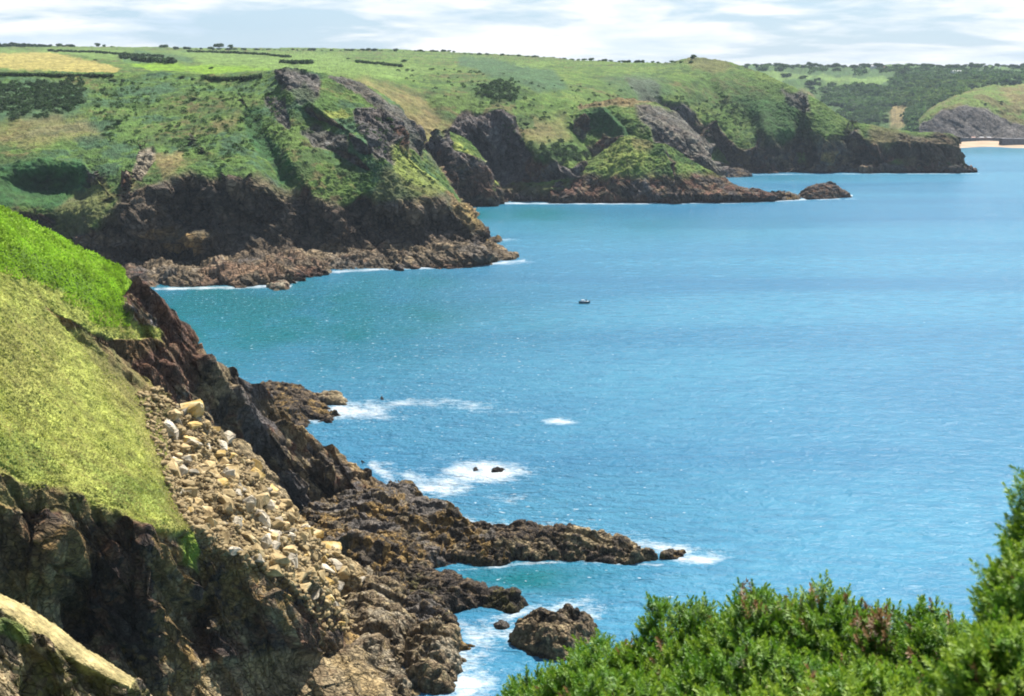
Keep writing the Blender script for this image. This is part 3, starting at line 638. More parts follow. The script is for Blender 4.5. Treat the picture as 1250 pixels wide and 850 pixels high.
CT = [(-90, 565), (0, 577), (60, 600), (130, 622), (220, 657), (300, 688), (348, 712), (398, 768), (440, 800), (480, 830)]
front = landform('scree_slope', [
    cc(-160, [1010, 770, 565, 500, 415, 335], [118, 128, 132, 140, 150, 160]),
    cc(-80, [1000, 770, 567, 500, 418, 338], [122, 132, 136, 143, 153, 163]),
    cc(0, [980, 765, 577, 505, 425, 348], [129, 138, 142, 150, 160, 172]),
    cc(60, [960, 775, 602, 525, 445, 374], [135, 143, 147, 157, 170, 185]),
    [(130, 940, 141), (130, 785, 148), (130, 624, 151), (130, 552, 163), (130, 482, 180), (133, 425, 197)],
    [(178, 935, 144), (178, 790, 151), (178, 640, 154), (178, 580, 167), (178, 515, 186), (177, 462, 202)],
    [(222, 930, 147), (222, 795, 154), (222, 657, 158), (222, 605, 171), (222, 550, 189), (218, 497, 205)],
    [(262, 925, 150), (262, 800, 157), (262, 672, 162), (262, 625, 175), (262, 575, 193), (260, 527, 209)],
    [(302, 920, 153), (302, 805, 160), (302, 688, 166), (302, 648, 179), (302, 604, 196), (300, 562, 212)],
    [(345, 910, 157), (345, 820, 164), (347, 712, 170), (350, 682, 183), (350, 648, 199), (348, 612, 214)],
    [(385, 900, 160), (385, 840, 166), (385, 755, 174), (388, 722, 186), (390, 682, 201), (388, 648, 213)],
    [(425, 890, 163), (425, 848, 168), (425, 790, 178), (427, 758, 189), (428, 722, 201), (425, 690, 211)],
    [(465, 885, 166), (465, 848, 171), (465, 815, 180), (466, 790, 188), (466, 762, 198), (463, 738, 207)],
    [(505, 880, 170), (505, 856, 173), (505, 832, 180), (505, 812, 187), (505, 792, 194), (503, 775, 200)],
    [(530, 878, 172), (530, 862, 174), (530, 848, 178), (530, 838, 182), (530, 828, 186), (530, 818, 190)]],
    res=1.6, mat_=M_near, wrap=[(2, 6, 0.6), (3, 12, 0)], veg=(0.22, 1.6), rock=(4.6, 5.5), sc1=12, seed=53, bed=(0.85, 0.25, 0.45), joint=(0.6, -0.5, -0.2), shore=-5, veg_nz=(2, 3), tilt=0.35, stretch=(1, 1, 3.0),
    rockc=('rock', 'sunrock', 'red', 'dark', 'ochre'), strat=1.7, vegc=('grass', 'green', 'bracken'),
    relief=[(420, 752, 26, 34, -40, 13), (395, 800, 30, 20, 0, 5), (240, 740, 22, 60, 0, 5), (100, 740, 30, 50, 10, 5), (60, 680, 20, 50, 10, -4), (330, 760, 18, 60, -14, -3),
            (180, 720, 12, 60, -6, -3)],
    creases=[([(60, 372), (110, 405), (150, 440), (200, 500)], 1.5, -3, 8)],
    paints=[([(-200, 320), (60, 340), (60, 378), (110, 420), (170, 480), (210, 530), (205, 560), (200, 600), (235, 640), (222, 656), (130, 620), (60, 600), (30, 586), (0, 574), (-200, 560)], 'grass', 7, 12, 1),
            ([(120, 400), (200, 470), (215, 560), (240, 655), (205, 640), (180, 560), (130, 470)], 'dry', 14, 16, 0.55), ([(-60, 380), (60, 400), (90, 470), (20, 480), (-60, 450)], 'dry', 20, 24, 0.3),
            ([(-60, 500), (60, 540), (60, 590), (-60, 560)], 'green', 12, 20, 0.5), ([(100, 560), (200, 600), (215, 640), (140, 610)], 'green', 8, 14, 0.5),
            ([(-50, 590), (0, 580), (60, 604), (150, 630), (140, 640), (60, 625), (-50, 610)], 'dry', 4, 6, 0.5),
            ([(222, 655), (232, 640), (246, 665), (240, 700), (228, 690)], 'lime', 3, 4, 0.7),
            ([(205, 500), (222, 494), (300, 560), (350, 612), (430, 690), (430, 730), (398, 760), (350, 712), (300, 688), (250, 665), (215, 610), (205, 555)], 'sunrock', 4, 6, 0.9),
            ([(90, 405), (140, 440), (205, 520), (205, 550), (170, 500), (110, 440)], 'bracken', 4, 6, 0.6),
            ([(-50, 620), (130, 640), (300, 700), (390, 790), (370, 800), (-50, 800)], 'dark', 10, 18, 0.3),  # shade of the near cliff face, put into the rock colour
            ([(-50, 600), (30, 640), (110, 660), (100, 760), (-50, 720)], 'ochre', 12, 20, 0.3),
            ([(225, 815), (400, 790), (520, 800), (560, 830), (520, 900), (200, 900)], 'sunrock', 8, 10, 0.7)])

corner = landform('corner_crag', [
    [(-120, 1150, 88), (-120, 900, 92), (-120, 760, 95), (-120, 690, 97), (-120, 672, 104)],
    [(-20, 1150, 88), (-20, 900, 92), (-20, 790, 95), (-20, 732, 97), (-18, 716, 104)],
    [(40, 1150, 90), (40, 920, 94), (40, 820, 97), (40, 762, 99), (42, 746, 105)],
    [(110, 1150, 92), (110, 940, 96), (110, 860, 99), (110, 808, 101), (112, 795, 106)],
    [(160, 1150, 94), (160, 960, 98), (160, 885, 100), (160, 838, 102), (162, 828, 106)],
    [(178, 1150, 98), (178, 980, 101), (178, 910, 103), (177, 860, 105), (176, 846, 108)]],
    res=1.3, mat_=M_near, wrap=[(1, 4, 0.9), (-2, 14, 0.3), (-3, 20, 0)], veg=(0.1, 1.2), rock=(2.2, 3.4), sc1=8, seed=61, shore=-5, veg_nz=(2, 3), tilt=0.3,
    rockc=('rock', 'sunrock', 'dark', 'bracken'),
    paints=[([(-130, 670), (0, 722), (45, 745), (112, 793), (165, 826), (160, 842), (105, 815), (35, 770), (0, 745), (-130, 700)], 'straw', 1.5, 2, 0.9),
            ([(-10, 745), (30, 765), (40, 790), (-10, 770)], 'green', 3, 4, 0.5)])
# ================================================================ sea
def sea_mat():
    m, t, b = mat('sea_water')
    L = t.links.new
    tcn = nd(t, 'ShaderNodeTexCoord')
    def noise(scale, detail, rough, stretch=(1, 1, 1), dist=0.0):
        mp = nd(t, 'ShaderNodeMapping'); mp.inputs['Scale'].default_value = stretch; mp.inputs['Rotation'].default_value = (0, 0, 0.25)
        L(tcn.outputs['Object'], mp.inputs['Vector'])
        n = nd(t, 'ShaderNodeTexNoise'); n.inputs['Scale'].default_value = scale; n.inputs['Detail'].default_value = detail
        n.inputs['Roughness'].default_value = rough; n.inputs['Distortion'].default_value = dist
        L(mp.outputs[0], n.inputs['Vector']); return n.outputs['Fac']
    def rng(v, a, b_, c, d):
        r = nd(t, 'ShaderNodeMapRange'); L(v, r.inputs[0])
        for i, q in enumerate((a, b_, c, d)): r.inputs[i + 1].default_value = q
        return r.outputs[0]
    def math_(op, a, b_):
        n = nd(t, 'ShaderNodeMath', operation=op)
        for i, v in enumerate((a, b_)):
            if isinstance(v, (int, float)): n.inputs[i].default_value = v
            else: L(v, n.inputs[i])
        return n.outputs[0]
    def mixc(f, a, b_):
        n = nd(t, 'ShaderNodeMix', data_type='RGBA'); n.clamp_factor = True
        if isinstance(f, (int, float)): n.inputs[0].default_value = f
        else: L(f, n.inputs[0])
        for i, v in ((6, a), (7, b_)):
            if isinstance(v, tuple): n.inputs[i].default_value = v
            else: L(v, n.inputs[i])
        return n.outputs[2]
    shal = nd(t, 'ShaderNodeAttribute', attribute_name='shallow').outputs['Fac']
    foam = nd(t, 'ShaderNodeAttribute', attribute_name='foam').outputs['Fac']; chop = nd(t, 'ShaderNodeAttribute', attribute_name='chop').outputs['Fac']
    streak = noise(0.006, 4, 0.55, (0.5, 1.4, 1), 0.6)
    c = mixc(rng(streak, 0.36, 0.62, 0, 1), SEA_DEEP, SEA_LIGHT)
    rip = noise(0.22, 5, 0.65, (0.5, 1.5, 1))
    c = mixc(rng(rip, 0.42, 0.62, 0, 0.35), c, SEA_DARK)
    c = mixc(shal, c, SEA_TEAL)
    fn = noise(0.55, 7, 0.72, (0.7, 1.6, 1), 0.8)
    fn2 = noise(0.16, 4, 0.6, (0.8, 1.4, 1), 0.5)
    lace = math_('ADD', math_('MULTIPLY', rng(fn, 0.32, 0.68, 0, 1), 0.6), math_('MULTIPLY', rng(fn2, 0.35, 0.65, 0, 1), 0.4))
    lace = math_('ADD', math_('MULTIPLY', lace, 0.66), math_('MULTIPLY', rng(noise(1.7, 5, 0.7, (0.8, 1.3, 1), 1.2), 0.35, 0.65, 0, 1), 0.34))
    fm = rng(math_('ADD', lace, foam), 0.98, 1.62, 0, 1)
    # white flecks painted in for sun glints as well as small breaking crests
    glint_paint = rng(math_('ADD', noise(0.85, 2, 0.5, (0.75, 1.25, 1), 0.2), math_('MULTIPLY', chop, 0.13)), GLINT_PAINT, GLINT_PAINT + 0.05, 0, 0.85)
    fm = math_('MAXIMUM', fm, glint_paint)
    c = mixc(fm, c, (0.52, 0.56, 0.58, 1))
    L(c, b.inputs['Base Color'])
    b.inputs['Specular Tint'].default_value = (0.7, 0.9, 1.0, 1)
    L(rng(fm, 0, 1, 0.24, 0.8), b.inputs['Roughness'])
    b.inputs['IOR'].default_value = 1.33; b.inputs['Specular IOR Level'].default_value = 0.16
    w1 = noise(0.30, 6, 0.62, (0.7, 1.25, 1), 0.3); w2 = noise(0.9, 3, 0.5, (0.8, 1.2, 1), 0.2)
    bp1 = nd(t, 'ShaderNodeBump'); bp1.inputs['Strength'].default_value = 1; L(math_('MULTIPLY', chop, 2.0), bp1.inputs['Distance']); L(w1, bp1.inputs['Height'])
    bp2 = nd(t, 'ShaderNodeBump'); bp2.inputs['Strength'].default_value = 1; L(math_('MULTIPLY', chop, 0.8), bp2.inputs['Distance']); L(w2, bp2.inputs['Height'])
    L(bp1.outputs[0], bp2.inputs['Normal']); L(bp2.outputs[0], b.inputs['Normal'])
    return m
GLINT_PAINT = 0.80
SEA_DEEP, SEA_LIGHT, SEA_DARK, SEA_TEAL = (0.024, 0.145, 0.26, 1), (0.048, 0.21, 0.32, 1), (0.015, 0.095, 0.20, 1), (0.0, 0.120, 0.150, 1)
pcol = np.concatenate([[-9000, -6000, -4000, -2500, -1200, -600, -300, -120], np.arange(0, 1251, 1.6), [1330, 1450, 1700, 2200, 3500, 5500, 8000, 11000]])
prow = np.concatenate([np.arange(900, 560, -1.2), np.arange(560, 300, -0.9), np.arange(300, 170, -0.6), [168, 160, 150, 140, 130, 120, 112, 107, 104]])
Drow = np.concatenate([[-1500, -700, -300, 0, 60, 110, 135], S(prow)])
PXs, DD = np.meshgrid(pcol, Drow, indexing='ij')
dep = np.arctan2(H, np.maximum(DD, 1)) ; v_ = np.tan(PITCH - dep)
dyv = math.cos(PITCH) + v_ * math.sin(PITCH)
U = (PXs - 625) / F
Xs = np.where(DD > 130, DD * U / dyv, np.maximum(np.abs(DD), 140) * U / 1.05)
SP = np.stack([Xs, DD, 0 * Xs], -1)
PYs = 425 - F * v_
fade = 1 / (1 + (np.maximum(DD, 0) / 500.0) ** 2)
SP[..., 2] = fade * (0.30 * fbm(SP * np.array([0.7, 1.2, 1]), 9, 4, 77) + 0.10 * fbm(SP, 2.2, 3, 78))
foam = np.zeros(PXs.shape); shal = np.zeros(PXs.shape)
FO = [(590, 576, 62, 15, .95), (545, 594, 46, 15, .8), (505, 590, 40, 22, .65), (425, 501, 62, 13, .85), (470, 490, 70, 6, .45), (575, 496, 40, 6, .62), (685, 514, 26, 6, .75), (520, 492, 95, 7, .62), (610, 503, 60, 5, .45), (455, 510, 60, 8, .5), (620, 610, 60, 10, .42), (560, 560, 60, 8, .4), (640, 572, 26, 8, .4),
      (480, 547, 16, 3.5, .52), (512, 556, 12, 3, .45), (565, 838, 50, 30, .75), (590, 775, 70, 24, .62), (570, 805, 46, 26, .66), (700, 742, 56, 14, .6), (850, 682, 46, 10, .75), (820, 668, 44, 8, .6),
      (540, 625, 30, 10, .5), (760, 656, 50, 9, .5), (650, 640, 90, 8, .42), (600, 620, 90, 22, .25), (730, 625, 40, 8, .3), (430, 575, 30, 12, .3), (470, 570, 22, 8, .5), (625, 320, 26, 5, .6), (615, 293, 22, 2.5, .6), (340, 350, 24, 5, .5),
      (690, 728, 50, 6, .3), (1010, 243, 45, 2.5, .5), (560, 245, 60, 2.5, .4), (330, 475, 40, 10, .3), (800, 700, 60, 8, .2), (720, 727, 30, 6, .3), (620, 830, 60, 20, .2)]
for (x, y, rx, ry, a) in FO:
    foam = np.maximum(foam, a * np.exp(-(((PXs - x) / rx) ** 2 + ((PYs - y) / ry) ** 2) * 0.9) * 1.12)
FL = [([(455, 568), (500, 604), (545, 630), (600, 645), (700, 648), (790, 665), (840, 674)], 9, .55), ([(190, 353), (290, 351), (355, 349)], 2.5, .62), ([(357, 346), (380, 334), (460, 329), (560, 326), (622, 320), (640, 318)], 2.2, .58),
      ([(548, 248), (640, 248.5), (760, 248.5), (900, 247.5), (975, 244), (1040, 239)], 1.5, .62), ([(870, 214), (1000, 212.5), (1195, 212)], .8, .4), ([(540, 842), (570, 800), (600, 762), (650, 742), (730, 752)], 9, .42),
      ([(330, 505), (385, 515), (420, 500)], 5, .45), ([(500, 760), (560, 765), (620, 750)], 5, .4), ([(560, 697), (640, 688), (700, 686), (800, 690), (840, 682)], 2.5, .42)]
for pts, wd, a in FL:
    d, s = line_d(PXs, PYs, pts); foam = np.maximum(foam, (a + .2) * np.exp(-(d / wd) ** 2))
SH = [(310, 385, 280, 52, 1.0), (230, 390, 170, 70, 1.0), (600, 262, 170, 11, .9), (470, 345, 130, 18, .6), (640, 706, 95, 20, .85), (1215, 184, 70, 5, .6), (700, 275, 260, 18, .35), (420, 430, 120, 40, .4), (820, 222, 60, 5, .3), (560, 720, 60, 20, .5), (950, 218, 90, 4, .4)]
wv = fbm(np.stack([PXs, PYs * 3, 0 * PXs], -1), 70, 3, 91)
for (x, y, rx, ry, a) in SH:
    shal = np.maximum(shal, a * np.exp(-(((PXs - x) / rx) ** 2 + ((PYs - y) / ry) ** 2) ** 1.2 * 1.0))
shal = np.clip(shal * (1 + 0.6 * wv), 0, 1); foam = foam * 1.10 * (1 + 0.35 * fbm(np.stack([PXs, PYs * 2.2, 0 * PXs], -1), 22, 3, 92))
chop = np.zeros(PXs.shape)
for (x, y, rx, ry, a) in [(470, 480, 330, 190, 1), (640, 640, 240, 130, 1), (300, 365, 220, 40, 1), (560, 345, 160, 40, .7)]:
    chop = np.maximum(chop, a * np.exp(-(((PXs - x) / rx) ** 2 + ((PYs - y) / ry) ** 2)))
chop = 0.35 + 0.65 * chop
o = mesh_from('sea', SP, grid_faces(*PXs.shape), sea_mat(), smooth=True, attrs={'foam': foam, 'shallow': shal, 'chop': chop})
tag(o, kind='structure')
# sea bed far below, so that the land closes
o = mesh_from('seabed', np.array([[-60000, -1500, -14], [60000, -1500, -14], [60000, 15000, -14], [-60000, 15000, -14]]), np.array([[0, 1, 2, 3]]), simple('seabed_sand', (0.3, 0.26, 0.18)))
tag(o, kind='structure')

# ================================================================ rocks standing in the sea, from their waterline outlines
def sea_rock(name, outline, h, seed, label=None, cat=None, kind=None, fall=None, fac=1.0, scale=None, cols=('rock', 'sunrock', 'dark', 'ochre', 'grey'), group=None, tops=(), step=None):
    ol = np.array(outline, float); W = unp(ol[:, 0], ol[:, 1], S(ol[:, 1]))[:, :2]
    c = W.mean(0); mn, mx = W.min(0) - 2, W.max(0) + 2
    size = (mx - mn).max(); st = step or max(0.09, c[1] / 1700 * 0.9)
    nx, ny = int((mx[0] - mn[0]) / st) + 2, int((mx[1] - mn[1]) / st) + 2
    gx, gy = np.meshgrid(np.linspace(mn[0], mx[0], nx), np.linspace(mn[1], mx[1], ny), indexing='ij')
    P0 = np.stack([gx, gy, 0 * gx], -1)
    sdv = poly_sd(gx, gy, W) + 1.1 * fbm(P0, 4.0, 4, seed) * min(1, size / 12)
    fall = fall or h * 0.7
    z = np.where(sdv > 0, h * (1 - np.exp(-np.maximum(sdv, 0) / fall)) * (1 + 0.55 * fbm(P0, max(3.0, size / 5), 4, seed + 2)), sdv * 1.2)
    for (tx, ty, r, a) in tops:
        q = unp(tx, ty, S(ty)); z = z + a * np.exp(-((gx - q[0]) ** 2 + (gy - q[1]) ** 2) / (r * r)) * (sdv > 0)
    P = np.stack([gx, gy, np.maximum(z, -2.5)], -1)
    s = (scale or max(1.0, min(3.2, size / 6))) * 1.35
    d, cell = facets(P, s, seed, 3, (1.3, 1.0, 0.9), 0.5)
    d = d * 0.6 + 1.3 * strata(P, s * 0.38, seed, 0.35, 0.75, 0.5) + 0.9 * strata(P, s * 0.75, seed + 1, 0.8, -0.3, 0.3)
    amp = fac * min(1.0, size / 9) * 0.6
    n = grid_normals(P); n = np.where(n[..., 2:] < 0, -n, n)
    P = P + n * (d * amp * sstep(sdv, -0.8, 1.2) * (0.5 + 0.5 * s / 3))[..., None]
    P[..., 2] = np.where(sdv < -0.9, np.minimum(P[..., 2], -0.6), P[..., 2])
    col = cover_colour(P, np.zeros(gx.shape), seed, ('green', 'grass'), cols, cell, 8)
    wet = 1 - 0.55 * (1 - sstep(P[..., 2] + 0.5 * fbm(P, 2, 2, seed), 0.2, 1.0))
    col = np.clip(col * wet[..., None], 0.01, 0.8)
    base = np.array([c[0], c[1], 0.0])
    o = mesh_from(name, P - base, grid_faces(nx, ny), M_rock, smooth=True, color=col, attrs={'rock': np.ones(gx.shape)}); o.location = base
    return tag(o, label, cat, group, kind)
sea_rock('shore_reef', [(355, 690), (350, 658), (365, 632), (400, 619), (440, 612), (478, 603), (505, 600), (530, 622), (570, 650), (612, 662), (638, 682), (602, 692), (548, 690), (520, 700), (545, 712), (520, 730), (560, 757), (520, 785), (480, 760), (430, 720), (385, 690)], 3.2, 201, kind='structure', fall=2.4, fac=1.7, scale=2.6,
         tops=[(470, 650, 7, 2.2), (545, 662, 5, 1.6), (430, 700, 6, 3), (595, 680, 3, 1.2)])
sea_rock('shore_slabs', [(395, 715), (450, 698), (490, 715), (515, 760), (505, 800), (500, 850), (430, 870), (395, 810)], 3.4, 207, kind='structure', fall=2.2, fac=1.5, scale=3.4, cols=('sunrock', 'rock', 'pale', 'rock'))
sea_rock('rock_spit', [(552, 652), (600, 652), (660, 652), (720, 662), (780, 672), (800, 683), (765, 690), (700, 686), (650, 684), (600, 684), (570, 680)], 3.2, 211, fac=1.4, fall=1.6, scale=2.2, cols=('rock', 'dark', 'sunrock', 'dark'), kind='structure')
sea_rock('rock_spur', [(470, 700), (520, 704), (562, 712), (600, 726), (645, 738), (625, 748), (585, 742), (545, 752), (560, 766), (520, 770), (480, 760)], 2.8, 221, fac=1.3, fall=1.5, scale=2.0, cols=('rock', 'dark', 'bracken', 'dark'), kind='structure')
sea_rock('sea_rock', [(618, 785), (628, 768), (690, 762), (728, 766), (728, 778), (712, 792), (690, 808), (655, 806)], 3.7, 231, 'big brown angular sea rock beside the gorse, white water around it', 'rock', fac=1.3, fall=1.6, scale=2.4, cols=('sunrock', 'rock', 'dark', 'rock'))
sea_rock('sea_rock', [(600, 762), (612, 758), (624, 763), (616, 768), (604, 768)], 0.7, 232, 'small dark wet rock just left of the big angular sea rock', 'rock')
sea_rock('sea_rock', [(806, 678), (822, 673), (838, 674), (836, 681), (818, 684), (806, 683)], 1.0, 233, 'low rock awash in foam off the tip of the rock spit', 'rock')
sea_rock('sea_rock', [(482, 592), (495, 588), (507, 591), (503, 597), (488, 598)], 0.9, 234, 'low brown rock in surf beside the foot of the red cliff', 'rock')
sea_rock('sea_rock', [(523, 614), (531, 612), (535, 616), (529, 619), (523, 618)], 0.8, 235, 'small dark rock, left of a trio above the reef', 'rock', group='three small rocks in the surf')
sea_rock('sea_rock', [(539, 619), (545, 616), (551, 619), (547, 622), (540, 622)], 0.7, 236, 'reddish rock, middle of a trio in the surf above the reef', 'rock', cols=('red', 'rock'), group='three small rocks in the surf')
sea_rock('sea_rock', [(553, 621), (559, 619), (563, 622), (559, 625), (554, 624)], 0.6, 237, 'smallest dark rock, right of a trio in the surf above the reef', 'rock', group='three small rocks in the surf')
sea_rock('sea_rock', [(576, 573), (582, 571), (584, 574), (578, 575)], 0.5, 238, 'black rock tip showing at the left inside the broad foam patch', 'rock', cols=('dark', 'dark'))
sea_rock('sea_rock', [(598, 574), (606, 571), (618, 573), (612, 576), (600, 577)], 0.6, 239, 'black rock tips showing at the right inside the broad foam patch', 'rock', cols=('dark', 'dark'))
sea_rock('shore_outcrop', [(300, 500), (310, 478), (335, 474), (370, 478), (392, 492), (412, 508), (404, 516), (380, 514), (360, 540), (330, 545)], 3.2, 241, kind='structure', fac=1.2, cols=('rock', 'dark', 'ochre', 'dark'))
sea_rock('sea_rock', [(378, 488), (392, 480), (410, 482), (426, 490), (420, 495), (396, 496)], 1.6, 242, 'pale pinkish rock in white water off the dark outcrop', 'rock', cols=('pale', 'red', 'sunrock'))
sea_rock('sea_rock', [(462, 486), (466, 484), (470, 487), (466, 489)], 0.4, 243, 'tiny black rock tip in the streaky foam', 'rock', cols=('dark', 'dark'))
sea_rock('shore_blocks', [(490, 800), (500, 776), (530, 766), (556, 776), (560, 790), (562, 812), (564, 832), (548, 846), (520, 846), (495, 840)], 5.0, 251, kind='structure', fac=1.5, fall=2.0, scale=3.2, cols=('sunrock', 'rock', 'pale', 'rock'))
sea_rock('sea_rock', [(545, 788), (562, 784), (580, 788), (574, 794), (552, 795)], 0.5, 252, 'flat ochre rock lapped by foam beside the big shore blocks', 'rock', cols=('ochre', 'sunrock'))
sea_rock('sea_rock', [(975, 240), (985, 236), (1010, 234), (1030, 236), (1040, 241), (1015, 243), (985, 244)], 7.5, 261, 'dark humped islet off the end of the low reef', 'rock', fac=2.0, fall=4.5, scale=3.5, step=0.45, cols=('rock', 'red', 'dark', 'grey'))
sea_rock('sea_rock', [(945, 242), (960, 240), (978, 241), (975, 244), (955, 245)], 2.6, 262, 'low reef rock between the bluff and the dark humped islet', 'rock', fac=1.6, step=0.45)
sea_rock('sea_rock', [(875, 214), (890, 211), (912, 213), (918, 216), (890, 217)], 4.0, 263, 'low dark rock at the foot of the far green cliffs', 'rock', fac=2.0, step=0.6, cols=('grey', 'dark', 'rock'))
sea_rock('sea_rock', [(590, 294), (602, 292), (614, 293), (610, 296), (596, 297)], 1.5, 264, 'flat brown rock in surf behind the tip of the middle headland', 'rock', step=0.3)
sea_rock('sea_rock', [(390, 332), (398, 329), (406, 331), (404, 334), (393, 335)], 1.3, 265, 'small pinkish rock at the foot of the shaded cliff', 'rock', step=0.3, cols=('pale', 'red'))
sea_rock('sea_rock', [(326, 351), (340, 345), (354, 348), (352, 354), (335, 355)], 1.8, 266, 'pale pinkish rock in surf at the end of the wave-cut shelf', 'rock', step=0.3, cols=('pale', 'red', 'sunrock'))

# ================================================================ rubble and boulders on the scree
def hull_rock(name, seed, sx, sy, sz, n=16):
    rnd = random.Random(seed); bm = bmesh.new()
    for k in range(n):
        v = Vector((rnd.uniform(-1, 1), rnd.uniform(-1, 1), rnd.uniform(-1, 1)))
        m = max(abs(v.x), abs(v.y), abs(v.z)); v = v / m * rnd.uniform(0.75, 1.0)
        bm.verts.new((v.x * sx / 2, v.y * sy / 2, v.z * sz / 2))
    r = bmesh.ops.convex_hull(bm, input=bm.verts)
    bmesh.ops.delete(bm, geom=[g for g in set(r['geom_interior'] + r['geom_unused']) if isinstance(g, bmesh.types.BMVert)], context='VERTS')
    bmesh.ops.dissolve_limit(bm, angle_limit=R(14), verts=bm.verts, edges=bm.edges)
    bmesh.ops.bevel(bm, geom=list(bm.edges), offset=0.035 * max(sx, sy), segments=1, affect='EDGES')
    bmesh.ops.triangulate(bm, faces=bm.faces)
    bmesh.ops.subdivide_edges(bm, edges=bm.edges, cuts=1, use_grid_fill=True)
    for v in bm.verts: v.co += Vector((rnd.gauss(0, 1), rnd.gauss(0, 1), rnd.gauss(0, 1))) * 0.012 * max(sx, sy)
    me = bpy.data.meshes.new(name); bm.to_mesh(me); bm.free(); return me
def stone_mat(name, c1, c2, c3):
    m, t, b = mat(name); b.inputs['Roughness'].default_value = 0.9; b.inputs['Specular IOR Level'].default_value = 0.2
    tcn = nd(t, 'ShaderNodeTexCoord'); oi = nd(t, 'ShaderNodeObjectInfo')
    ad = nd(t, 'ShaderNodeVectorMath', operation='ADD'); t.links.new(tcn.outputs['Object'], ad.inputs[0]); t.links.new(oi.outputs['Location'], ad.inputs[1])
    n = nd(t, 'ShaderNodeTexNoise'); n.inputs['Scale'].default_value = 1.3; n.inputs['Detail'].default_value = 7; n.inputs['Roughness'].default_value = 0.65
    t.links.new(ad.outputs[0], n.inputs['Vector'])
    rp = nd(t, 'ShaderNodeValToRGB'); e = rp.color_ramp.elements
    e[0].position = 0.34; e[0].color = (*c1, 1); e[1].position = 0.66; e[1].color = (*c3, 1); q = e.new(0.5); q.color = (*c2, 1)
    t.links.new(n.outputs['Fac'], rp.inputs[0])
    mr = nd(t, 'ShaderNodeMapRange'); mr.inputs[3].default_value = 0.6; mr.inputs[4].default_value = 1.35; t.links.new(oi.outputs['Random'], mr.inputs[0])
    s_ = nd(t, 'ShaderNodeVectorMath', operation='SCALE'); t.links.new(rp.outputs[0], s_.inputs[0]); t.links.new(mr.outputs[0], s_.inputs['Scale'])
    t.links.new(s_.outputs[0], b.inputs['Base Color'])
    bp = nd(t, 'ShaderNodeBump'); bp.inputs['Strength'].default_value = 0.8; bp.inputs['Distance'].default_value = 0.12
    t.links.new(n.outputs['Fac'], bp.inputs['Height']); t.links.new(bp.outputs[0], b.inputs['Normal']); return m
M_st = [stone_mat('scree_stone', (0.20, 0.14, 0.065), (0.40, 0.295, 0.145), (0.56, 0.45, 0.26)),
        stone_mat('ochre_stone', (0.28, 0.18, 0.06), (0.50, 0.34, 0.11), (0.58, 0.48, 0.30)),
        stone_mat('pale_stone', (0.28, 0.23, 0.17), (0.46, 0.40, 0.30), (0.56, 0.50, 0.40))]
protos = []
for k in range(15):
    sx, sy, sz = random.uniform(1.0, 1.7), random.uniform(0.8, 1.2), random.uniform(0.45, 0.9)
    me = hull_rock('boulder', 300 + k, sx, sy, sz); me.materials.append(M_st[(0, 0, 1, 0, 2)[k % 5]]); protos.append(me)
fp = front; mask_poly = [(212, 500), (222, 490), (262, 525), (302, 562), (350, 612), (390, 650), (432, 695), (452, 735), (420, 765), (396, 762), (350, 710), (300, 686), (262, 668), (235, 640), (212, 600), (204, 550)]
ppx, ppy = proj(fp['P']); sdm = poly_sd(ppx, ppy, mask_poly)
cand = np.argwhere((sdm > 1)); prob = np.minimum(1, np.maximum(0, sdm[sdm > 1]) / 10 + 0.3)
rng_ = np.random.default_rng(5)
def put_boulder(p, nrm, s, me, label, group):
    o = bpy.data.objects.new('boulder', me); COL.objects.link(o)
    o.location = Vector(p) + Vector(nrm) * s * 0.03; o.scale = (s, s * random.uniform(.8, 1.1), s * random.uniform(.8, 1.2))
    o.rotation_euler = (random.uniform(-0.5, 0.5), 0.35 + random.uniform(-0.45, 0.45), random.uniform(0, 6.28))
    return tag(o, label, 'boulder', group)
named = [((234, 503), 3.7, 1, 'large yellow-ochre boulder with a white cap at the top of the scree'), ((262, 524), 1.9, 1, 'ochre slab lying just below the topmost yellow boulder'),
         ((270, 545), 1.9, 2, 'white-faced block below the ochre slab on the scree crest'), ((252, 518), 1.3, 0, 'grey-brown block wedged against the topmost yellow boulder'),
         ((312, 582), 2.3, 1, 'leaning yellow slab on the crest edge halfway down the scree'), ((290, 600), 1.7, 2, 'bright pale slab left of the leaning yellow slab'),
         ((345, 660), 2.1, 0, 'big rounded brown block low on the scree crest'), ((372, 676), 2.0, 0, 'squarish tan block near the lower end of the scree crest'),
         ((365, 705), 2.0, 0, 'tan block on the brink above the dark gully'), ((285, 672), 2.0, 2, 'pale flat-topped block on the brink of the cliff, left one'),
         ((315, 680), 1.8, 2, 'pale flat-topped block on the brink of the cliff, right one'), ((410, 690), 2.0, 2, 'pale slab low on the ridge beside the dark gully'),
         ((215, 562), 1.2, 2, 'small isolated white stone at the grass edge')]
for (pp, s, mi, lab) in named:
    dd = (ppx - pp[0]) ** 2 + (ppy - pp[1]) ** 2; i, j = np.unravel_index(dd.argmin(), dd.shape)
    me = protos[[k for k in range(15) if (0, 0, 1, 0, 2)[k % 5] == mi][random.randrange(3)]]
    ob = put_boulder(fp['P'][i, j], fp['n'][i, j], s, me, lab, None)
    if s > 3.5: ob.scale = (s * .72, s * .8, s * 1.45); ob.rotation_euler = (0.1, -0.15, 0.5)
G1 = 'loose boulders heaped on the scree slope'
